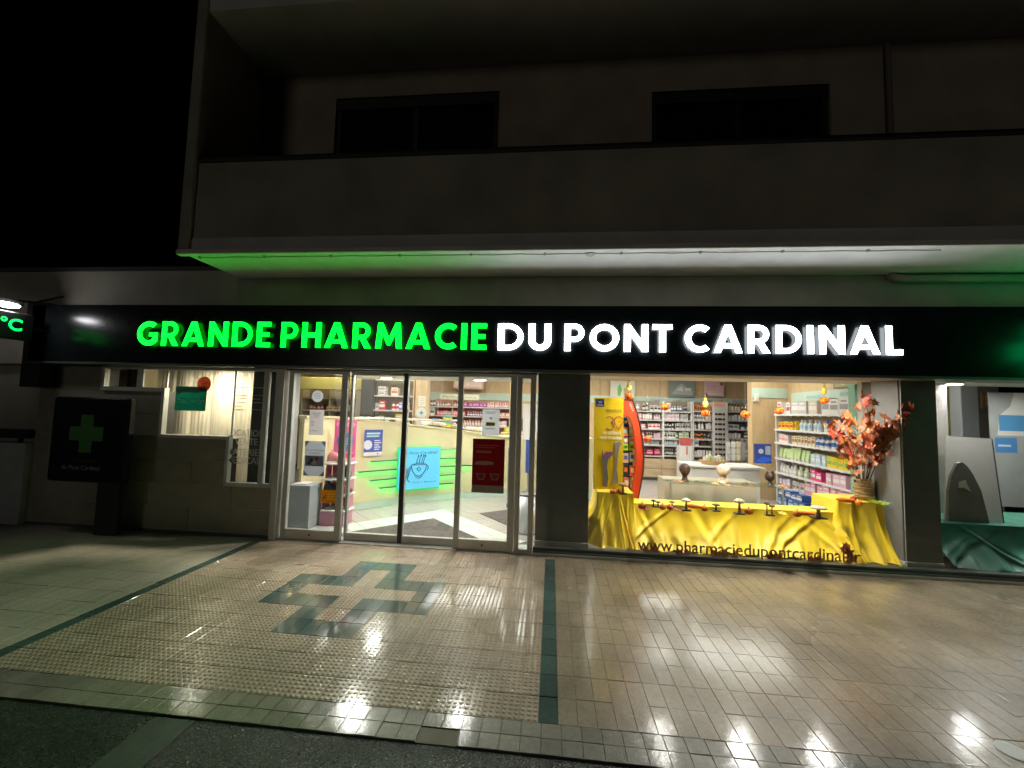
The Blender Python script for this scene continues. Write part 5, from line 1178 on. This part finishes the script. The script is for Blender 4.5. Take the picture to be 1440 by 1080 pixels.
f_, w_, h_ = pane_frame((136,450), (254,628), DY); poster('event_poster', 'grey-blue event poster low on the left fixed door panel', 'poster', f_, w_, h_, paper((.62,.65,.70)), [('poly','corner_print',[(0,1),(0,.82),(.22,1)],(.20,.30,.50)),('poly','corner_print',[(1,1),(1,.82),(.78,1)],(.20,.30,.50)),('poly','corner_print',[(0,0),(0,.15),(.25,0)],(.20,.30,.50)),('poly','corner_print',[(1,0),(1,.15),(.75,0)],(.20,.30,.50)),('text','lettering',"Journée d'information",.5,.72,.045,(.08,.09,.14),.86,.004,.3),('text','lettering','du Cardinal',.5,.64,.045,(.08,.09,.14),.5,.004,.3),('rect','print',.06,.28,.94,.58,(.30,.38,.52)),('disc','print',.62,.50,.09,(.62,.05,.08)),('disc','print',.35,.45,.1,(.05,.06,.10)),('disc','print',.5,.38,.1,(.55,.58,.62)),('disc','print',.25,.36,.07,(.04,.05,.08))], th=.001)
f_, w_, h_ = pane_frame((226,706), (312,770), DY); poster('yellow_sticker', 'small amber warning sticker low on the left fixed door panel', 'sticker', f_, w_, h_, paper((.55,.30,.01)), [('poly','print',[(.1,.3),(.3,.6),(.35,.55),(.2,.3)],(.06,.04,.01)),('lines','lettering',.4,.2,.9,.8,3,(.70,.48,.1))], th=.001)
f_, w_, h_ = pane_frame((1071,283), (1165,416), DY); poster('price_notice', 'white notice with yellow price patch on the right fixed door panel', 'notice', f_, w_, h_, paper((.86,.88,.92)), [('lines','heading',.18,.82,.8,.92,2,(.5,.52,.6)),('disc','print',.5,.66,.07,(.4,.42,.5)),('rect','price_patch',.22,.36,.75,.50,(.75,.72,.10)),('text','lettering','50 %',.48,.39,.08,(.25,.3,.1),.4),('lines','lettering',.15,.22,.85,.28,1,(.4,.5,.3))], th=.001)
f_, w_, h_ = pane_frame((1016,440), (1193,716), DY); poster('red_poster', 'dark red poster with pale dishes on the right fixed door panel', 'poster', f_, w_, h_, paper((.20,.012,.018)), [('rect','footer',0,0,1,.14,(.28,.24,.20)),('lines','lettering',.08,.82,.85,.9,2,(.32,.06,.05)),('rect','heading',.1,.74,.58,.78,(.32,.12,.10)),('poly','print',[(.08,.52),(.12,.58),(.5,.59),(.66,.57),(.66,.53),(.4,.51)],(.34,.22,.19)),('poly','print',[(.12,.36),(.42,.36),(.38,.24),(.20,.24)],(.30,.14,.12)),('poly','print',[(.16,.345),(.38,.345),(.35,.26),(.22,.26)],(.17,.012,.016)),('poly','print',[(.56,.36),(.86,.36),(.80,.24),(.62,.24)],(.30,.14,.12)),('poly','print',[(.60,.345),(.82,.345),(.77,.26),(.65,.26)],(.17,.012,.016))], th=.001)
# stock shelves behind the counter
SY = 8.5
su = shelf_unit('stock_shelving', 'pale wooden stock shelving behind the left half of the counter', -3.82, -2.93, SY, [1.88, 1.57, 1.25], 2.36, depth=.35, back=C((.42,.32,.2)), frame=WOOD, board=C((.62,.52,.36)))
obj('header', bx(-3.80, -2.95, SY+.006, SY+.03, 2.20, 2.34), MINT, su)
row((-3.72, SY+.09, 1.88), (-3.02, SY+.09, 1.88), [(2,'white','box',.16,.09,.14,W1,GY),(2,'white and orange','box',.15,.16,.12,W1,OR_),(1,'white','jar',.09,.12,.09,W1,GY)], 'the top stock shelf')
row((-3.72, SY+.09, 1.972), (-3.5, SY+.09, 1.972), [(1,'stacked white','box',.16,.1,.14,W1,GY)], 'the top stock shelf')
row((-3.78, SY+.09, 1.57), (-2.98, SY+.09, 1.57), [(1,'white','box',.08,.13,.1,W1,GY),(3,'red and white','box',.14,.2,.12,RD,W1),(2,'white','bottle',.08,.18,.08,W1,RD),(1,'violet','box',.08,.17,.1,(.25,.22,.5),W1),(2,'white plain','box',.12,.16,.12,W1,W2)], 'the middle stock shelf')
row((-3.78, SY+.09, 1.25), (-2.98, SY+.09, 1.25), [(2,'white','box',.09,.19,.1,W1,GY),(1,'green','box',.09,.18,.1,(.2,.42,.15),W1),(1,'gold','box',.13,.15,.1,(.6,.42,.08),W1),(2,'yellow','box',.16,.22,.1,YL,W1),(1,'white small','box',.08,.16,.1,W1,GY)], 'the lower stock shelf')
pl_ = thing('wooden_post', 'pale wooden post with pinned notices right of the stock shelving', 'post', (-2.7, 8.5, 0))
a = PY(*c2(724, 200), 8.45); b = PY(*c2(787, 200), 8.45)
obj('shaft', bb(a.x, b.x, 8.45, 8.62, 0, 2.70), WOOD, pl_)
for (pa, pb, cc) in (((738,213),(778,266),(.80,.76,.66)), ((729,330),(782,366),(.78,.74,.62))):
    f_, w_, h_ = pane_frame(pa, pb, 8.446); o = obj('notice', f_.slab(0, 0, w_, h_, 0, .003), C(cc), pl_); l3 = MB()
    for i in range(4): f_.slab(w_*.15, h_*(.2+.18*i), w_*.85, h_*(.25+.18*i), .002, .001, l3)
    obj('print', l3, C((.5,.48,.42)), o)
q_ = PY(*c2(754, 300), 8.446); f_ = Frame((q_.x, 8.446, q_.z)); o = obj('round_notice', f_.disc(0, 0, .115, 0, .003), C((.66,.70,.66)), pl_)
obj('print', f_.poly([(-.01,-.04),(.01,-.04),(.01,-.01),(.04,-.01),(.04,.01),(.01,.01),(.01,.04),(-.01,.04),(-.01,.01),(-.04,.01),(-.04,-.01),(-.01,-.01)], .002, .001), C((.06,.10,.20)), o)
tag(obj('dark_column', bb(PY(*c2(437, 200), 8.4).x, PY(*c2(498, 200), 8.4).x, 8.4, 8.6, 0, 2.7, c=.005), C((.06,.06,.055))), 'dark grey column left of the stock shelving', 'column')
# pink-lit perfume shelving far behind
PSH = shelf_unit('pink_shelving', 'long shelving of pink products on the far wall behind the counter', -3.40, -1.05, 10.7, [1.70, 1.46, 1.21, .95], 1.86, depth=.4, back=C((.62,.30,.24)), frame=C((.55,.4,.3)), cols=(-2.62,), board=C((.72,.5,.46)))
rp_ = [[(2,'dark','bottle',.07,.19,.07,DK,W2),(5,'coral','bottle',.06,.14,.06,(.80,.28,.24),W1),(4,'violet','box',.08,.12,.08,PU,PP),(4,'rose','bottle',.06,.13,.06,(.7,.4,.38),W1)],
       [(2,'black and white','box',.12,.2,.1,W1,DK),(5,'pink','box',.07,.12,.08,(.85,.22,.30),W1),(4,'purple','bottle',.06,.12,.06,PU,W1),(3,'coral','box',.09,.11,.08,(.7,.35,.3),W1)],
       [(3,'lilac','box',.1,.16,.08,(.55,.5,.72),W1),(6,'peach','bottle',.07,.15,.06,(.8,.5,.38),W1),(4,'white','box',.1,.14,.08,W1,PP)],
       [(6,'rose','box',.12,.14,.1,(.7,.4,.4),W1)]]
for k, z in enumerate([1.70, 1.46, 1.21]): row((-3.36, 10.78, z), (-1.1, 10.78, z), rp_[k], 'the %s shelf of the far pink shelving' % ORD[k])
f_, w_, h_ = pane_frame((870,232), (1000,208), 10.68) if False else (Frame((-2.95, 10.66, 1.90)), 1.0, .12)
sign_on(Frame((0, 10.66, 0)), 'pale band reading Performance above the pink shelving', 'Performance', -2.95, 1.88, 1.05, .15, (.72,.72,.55), (.4,.42,.36))
ac = thing('air_conditioner', 'white wall air conditioner high on the far wall', 'air conditioner', (-2.2, 11.0, 2.1))
a = PY(*c2(921, 175), 10.9); b = PY(*c2(1077, 125), 10.9)
obj('casing', bb(a.x, b.x, 10.85, 11.17, a.z, b.z, c=.03), C((.80,.62,.54)), ac); obj('vane', bb(a.x+.05, b.x-.05, 10.84, 10.849, a.z+.02, a.z+.07, c=.002), C((.6,.45,.38)), ac); obj('badge', MB().lathe([(.02, -.004), (.02, 0)], ((a.x+b.x)/2, 10.847, (a.z+b.z)/2), 10, axis='y'), W_ and C((.9,.9,.9)), ac)
tag(obj('beige_post', bb(PY(*c2(1217,200),10.2).x, PY(*c2(1234,200),10.2).x, 10.2, 10.4, 0, 2.7, c=.004), C((.62,.50,.25))), 'narrow beige post at the right end of the pink shelving', 'post')
# things on the counter
ctz = lambda p: ctop(p)+.031
for i in range(16):
    px = 600+i*6.2+rnd.uniform(-2,2); q3, _, n_ = on_counter(px, 610, -.16-.1*rnd.random())
    if q3 is None: continue
    z = ctz(Vector((q3.x, q3.y))); s_ = rnd.uniform(.05,.1); sd_ = rnd.random()*9
    o = obj('packet', MB().ball((q3.x, q3.y, z+s_*.45), s_, s_*.7, s_*.5, 10, 7, fn=lambda a, tt: 1+.22*math.sin(a*5+sd_)*math.cos(tt*4+sd_)), C([W1,W2,(.6,.56,.55),CR][i % 4]), None, False)
    tag(o, '%s crumpled packet from left lying on the curved counter' % ORDN[i], 'packet', 'packets on the counter')
for i, cc in enumerate(((.75,.55,.05),(.2,.45,.25),(.72,.6,.12),(.12,.3,.25))):
    q3, _, _ = on_counter(*c2(888, 390), -.2); z = ctz(Vector((q3.x, q3.y)))+i*.062
    tag(obj('carton', bb(q3.x-.07, q3.x+.07, q3.y-.05, q3.y+.05, z, z+.06, c=.003), C(cc)), '%s carton in the small stack on the counter' % ['bottom yellow','second green','third yellow','topmost dark green'][i], 'carton', 'stack of cartons on the counter')
# guard rail across the counter
rl = thing('counter_rail', 'chrome rail on posts above the curved counter', 'rail', (-2.3, 6.9, 1.2))
rp1, _, _ = on_counter(*c2(382, 325), -.12); rp2, _, _ = on_counter(*c2(958, 342), -.12)
n_ = 10; pts = [on_counter(c2(382,0)[0]+(c2(958,0)[0]-c2(382,0)[0])*i/n_, c2(0,325+17*i/n_)[1], -.12)[0] for i in range(n_+1)]
obj('bar', MB().tube(pts, .016, 8), STEEL, rl, True)
for i in (0, 5, 10): p_ = pts[i]; obj('post', MB().tube([(p_.x, p_.y, ctz(Vector((p_.x, p_.y)))), (p_.x, p_.y, p_.z)], .012, 8), STEEL, rl)
# desk, wire trolley, bin and board seen at the right of the door
dk = thing('wooden_desk', 'light wooden desk end right of the curved counter', 'desk', (-.7, 8.6, 0)); a = PY(*c2(1168, 405), 8.5); obj('top', bb(a.x, a.x+.8, 8.5, 9.2, a.z-.04, a.z), WOOD, dk); obj('front', bb(a.x+.03, a.x+.78, 8.53, 8.56, 0, a.z-.041), WOOD, dk)
tag(obj('mug', MB().lathe([(.045, a.z),(.05,a.z+.1),(.045,a.z+.1),(.04,a.z+.01)], (a.x+.1, 8.7, 0), 14), C((.55,.65,.1))), 'lime green mug on the wooden desk', 'mug')
tag(obj('monitor', bb(a.x+.18, a.x+.5, 8.8, 8.83, a.z+.05, a.z+.3), C((.03,.03,.04))), 'small dark screen on the wooden desk', 'screen')
tr = thing('wire_trolley', 'wire trolley on casters behind the right fixed door panel', 'trolley', (-.6, 7.0, 0))
for px in (1212, 1245):
    q3 = PY(*c2(px, 480), 7.0); obj('upright', MB().tube([(q3.x, 7.0, .06), (q3.x, 7.0, q3.z)], .010, 6), STEEL, tr); obj('upright', MB().tube([(q3.x, 7.35, .06), (q3.x, 7.35, q3.z)], .010, 6), STEEL, tr); obj('caster', MB().lathe([(.035,-.012),(.035,.012)], (q3.x, 7.0, .036), 10, axis='x'), C((.1,.1,.1)), tr)
xa = PY(*c2(1212, 480), 7.0).x; xb = PY(*c2(1245, 480), 7.0).x
for z in (.25, .55, .85): 
    g_ = MB()
    for i in range(5): g_.tube([(xa+(xb-xa)*i/4, 7.0, z), (xa+(xb-xa)*i/4, 7.35, z)], .004, 4)
    g_.tube([(xa, 7.0, z), (xb, 7.0, z)], .006, 5); g_.tube([(xa, 7.35, z), (xb, 7.35, z)], .006, 5); obj('wire_shelf', g_, STEEL, tr)
bn = thing('steel_bin', 'cylindrical steel bin behind the narrow side light', 'bin', (-.30, 5.62, 0)); obj('body', MB().lathe([(.14,.0),(.15,.03),(.15,.50),(.145,.5)], (-.30, 5.62, 0), 28), mat('bin_steel', (.55,.56,.57), .4, .5), bn, True); obj('rim', MB().lathe([(.152,.5),(.155,.515),(.14,.52),(.13,.505)], (-.30, 5.62, 0), 28), C((.2,.2,.2)), bn, True)
bd = thing('white_board', 'tall white board with a blue edge seen through the narrow side light', 'board', (-.15, 7.6, 0)); a = PY(*c2(1283, 440), 7.6); b = PY(*c2(1330, 255), 7.6); obj('sheet', bb(a.x, b.x+.2, 7.6, 7.62, a.z, b.z), C(W1), bd); obj('blue_strip', bb(b.x-.08, b.x+.05, 7.58, 7.598, .5, a.z), C((.05,.10,.4)), bd); obj('stand', bb(a.x+.1, a.x+.14, 7.64, 7.66, 0, b.z), STEEL, bd)
# back office seen at far left
of = shelf_unit('office_shelving', 'white office shelving with files at the far left behind the counter', -6.4, -4.95, 10.0, [1.83, 1.52, 1.2], 2.05, depth=.35, back=C((.3,.28,.2)), cols=(-5.65,), frame=C((.6,.58,.5)), board=C((.6,.58,.5)))
row((-5.5, 10.08, 1.83), (-5.0, 10.08, 1.83), [(1,'cream','box',.09,.17,.12,CR,W1)], 'the top office shelf'); row((-6.2, 10.08, 1.52), (-5.0, 10.08, 1.52), [(2,'maroon','box',.1,.12,.12,MA,W2),(2,'cream','box',.16,.09,.12,CR,BR),(1,'white','box',.12,.14,.12,W1,W2)], 'the middle office shelf')
tag(obj('ceiling_beam', bb(-6.9, -4.3, 9.5, 9.7, 2.02, 2.32, c=.01), mat('beam_olive', (.42,.42,.20), .6)), 'olive-cream ceiling beam over the office shelving', 'beam')
od = thing('office_door', 'pale wooden inner door left of the dark column', 'door', (-4.5, 10.6, 0)); a = PY(*c2(385, 200), 10.5).x; b = PY(*c2(432, 200), 10.5).x
obj('leaf', bb(a, b, 10.5, 10.54, 0, 1.98, c=.004), C((.42,.38,.28)), od); obj('handle', MB().tube([(b-.08, 10.49, 1.0), (b-.08, 10.46, 1.0), (b-.2, 10.46, 1.0)], .01, 6), STEEL, od)

# ================================================================== STEPPED WINDOW CONTENTS
cu = MB(); n = 150; zt = 2.11; vs = []
for i in range(n+1):
    x = -5.80+(5.80-3.80)*i/n; y = 5.52+.011*math.sin(i*.31)+.004*math.sin(i*.62)+.004*math.sin(i*1.47+1)+.02*math.sin(i*.13)
    vs += [(x, y, .35), (x, y+.006*math.sin(i*.9), 1.2), (x, y, zt)]
fs = []
for i in range(n):
    for k in range(2): fs.append((i*3+k, (i+1)*3+k, (i+1)*3+k+1, i*3+k+1))
tag(obj('curtain', cu.add(vs, fs), CURT, None, True), 'cream pleated curtain behind the stepped window', 'curtain')
c2_ = MB(); vs = []
for i in range(41):
    x = -3.80+.24*i/40; y = 5.48+.012*math.sin(i*.9); vs += [(x, y, .35), (x, y, zt)]
tag(obj('curtain', c2_.add(vs, [(i*2, i*2+2, i*2+3, i*2+1) for i in range(40)]), CURT, None, True), 'narrow cream curtain end beside the dark blind', 'curtain')
tag(obj('dark_blind', bb(-3.80, -3.36, 4.90, 4.945, .62, 2.055, c=.003), mat('blind_dark', (.06,.063,.063), .5, var=.1)), 'dark grey blind panel at the right of the stepped window', 'blind')
tag(obj('dark_blind', bb(-3.86, -3.562, 5.0, 5.03, .45, 2.1, c=.003), mat('blind_dark2', (.07,.072,.072), .6, var=.12)), 'dark grey panel behind the medical rental lettering', 'panel') if False else None
sb = thing('striped_panel', 'dark striped panel with pale strips at the left end of the stepped window', 'panel', (-5.66, 5.1, 1.6))
obj('panel', bb(-5.98, -5.72, 5.10, 5.14, 1.5, 2.1), C((.5,.48,.42)), sb)
for i in range(4): obj('slat', bb(-5.78+i*.045, -5.75+i*.045, 5.07, 5.098, 1.5, 2.1), C((.05,.05,.05)), sb)
obj('white_strip', bb(-5.60, -5.50, 5.04, 5.06, 1.5, 2.1), C((.6,.62,.64)), sb)
LY = 4.7545
a = PY(245, 577, LY); b = PY(291, 544, LY)
poster('brand_sign', 'green gradient sign reading Pharmadys in the stepped window', 'sign', Frame((a.x, LY, a.z)), b.x-a.x, b.z-a.z, paper((.03,.20,.155)), [('text','lettering','Pharmadys',.5,.34,.20,paper((.92,.96,.92)),.93,.012),('poly','print',[(.02,.62),(.3,.78),(.7,.72),(.98,.9),(.98,.97),(.02,.97)],(.08,.32,.17))], th=.003, back='board')
q_ = PY(287, 540, LY-.004); f_ = Frame((q_.x, LY-.004, q_.z)); os_ = thing('round_sticker', 'orange round sticker overlapping the green sign', 'sticker', (q_.x, LY, q_.z-.08))
obj('sheet', f_.disc(0, 0, .095, 0, .002), paper((.40,.15,.075)), os_); lt = MB()
for i in range(3): f_.slab(-.06+.008*i, -.01+.022*(i-1), .06-.008*i, .004+.022*(i-1), .0012, .0008, lt)
obj('lettering', lt, C((.62,.35,.2)), os_)
wl = thing('rental_lettering', 'grey vinyl lettering LOCATION VENTE MATERIEL MEDICAL on the stepped window', 'lettering', (-3.73, LY, .95)); VIN = paper((.38,.37,.35), tl=.5)
for txt, pa, pb, py in (('LOCATION',319,371,612.5),('VENTE',330,362,625),('MATERIEL',319,369,639.5),('MEDICAL',319,366,651)):
    a = PY(pa, py, LY); b = PY(pb, py, LY); f_ = Frame((0, LY, 0))
    obj('word', text_mb(txt, f_, a.x, a.z, .001, height=.084, width=b.x-a.x, offset=.012), VIN, wl)
oh = thing('opening_hours', 'small grey opening-hours text on the stepped window', 'lettering', (-3.72, LY, 1.5)); 
for py, pa, pb in ((545,329,350),(545,353,372),(551,329,338),(556,330,347),(556,353,372),(560,329,348),(561,353,366),(566,329,347),(566,353,368),(571,329,340),(576,328,346),(576,353,371)):
    a = PY(pa, py, LY); b = PY(pb, py, LY); o = obj('text_line', bx(a.x, b.x, LY-.001, LY, a.z-.006, a.z+.006), VIN, oh)
# ================================================================== GREEN CLOTH WINDOW AT THE RIGHT EDGE
drape('green_cloth', 'dark green satin draped low in the right-hand window', 4.22, 6.6, 5.10, 5.9, .50, .088, GCLOTH, left=False, right=False, seed=21, amp=.05, flare=.24, nf=5)
lb = thing('leaning_board', 'pale grey board leaning in the right-hand window', 'board', (4.6, 5.3, .5))
A_ = [PY(1329,735,5.22), PY(1411,738,5.22), PY(1394,617,5.46), PY(1330,613,5.46)]
A_[0].z = A_[1].z = .507
nb = (A_[1]-A_[0]).cross(A_[3]-A_[0]).normalized()
obj('sheet', MB().quadbox(A_[0], A_[1], A_[2], A_[3], nb, .015), mat('board_grey', (.55,.53,.50), .35, var=.05), lb)
obj('edge', MB().quadbox(A_[1]+nb*.001, A_[1]+nb*.001+Vector((.012,0,0)), A_[2]+nb*.001+Vector((.012,0,0)), A_[2]+nb*.001, nb, .017), BLACK, lb)
ar = thing('arched_brace', 'dark arched back brace standing before the grey board', 'brace', (4.65, 5.12, .5)); Yb = 5.18  # solid dark arch standing in for a shadow on the board
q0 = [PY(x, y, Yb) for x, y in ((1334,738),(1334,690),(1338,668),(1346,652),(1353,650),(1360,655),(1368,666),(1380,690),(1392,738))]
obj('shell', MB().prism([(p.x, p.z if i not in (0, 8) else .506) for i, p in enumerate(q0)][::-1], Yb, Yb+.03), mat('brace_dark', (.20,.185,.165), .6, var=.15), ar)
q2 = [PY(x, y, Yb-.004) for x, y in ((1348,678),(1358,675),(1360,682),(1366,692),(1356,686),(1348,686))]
obj('label', MB().prism([(p.x, p.z) for p in q2][::-1], Yb-.006, Yb-.001), C((.7,.6,.52)), ar)  # pale patch inside the arched shadow form
a = PY(1398, 720, 6.3); b = PY(1450, 545, 6.3)
poster('banner', 'grey banner with a pale figure and blue label at the right picture edge', 'banner', Frame((a.x, 6.3, .5)), .9, 1.55, mat('banner_grey', (.26,.27,.26), .5, var=.08), [('poly','figure_print',[(.1,.62),(.15,.8),(.3,.88),(.36,1.0),(.6,1.0),(.66,.88),(.85,.8),(.9,.62)],(.50,.49,.46)),('rect','top_print',.13,.66,.88,.80,(.06,.20,.36)),('rect','label_print',.06,.47,.36,.60,(.05,.17,.36)),('lines','lettering',.1,.51,.32,.55,1,(.4,.5,.6)),('disc','print',.95,.42,.2,(.15,.30,.10)),('disc','print',.98,.30,.22,(.42,.43,.40))], th=.01, back='sheet')
tag(obj('yellow_drape', bb(PY(1328,560,7.6).x, PY(1350,560,7.6).x, 7.6, 7.66, 0, 2.3, c=.01), C((.30,.26,.09))), 'olive-yellow drape at the back of the right-hand window', 'drape')
tag(obj('pale_column', bb(PY(1351,560,7.4).x, PY(1376,560,7.4).x, 7.4, 7.6, 0, 2.4, c=.01), C((.42,.46,.50))), 'pale blue-grey column at the back of the right-hand window', 'column')
pf = thing('wall_frame', 'brown framed picture at the back of the right-hand window', 'picture', (6.2, 8.1, 1.7)); a = PY(1384, 575, 8.1); b = PY(1413, 560, 8.1)
obj('frame', bb(a.x, b.x, 8.12, 8.17, a.z, b.z+.1), C((.35,.22,.14)), pf); obj('picture', bx(a.x+.05, b.x-.05, 8.11, 8.118, a.z+.05, b.z+.05), C((.5,.38,.3)), pf)
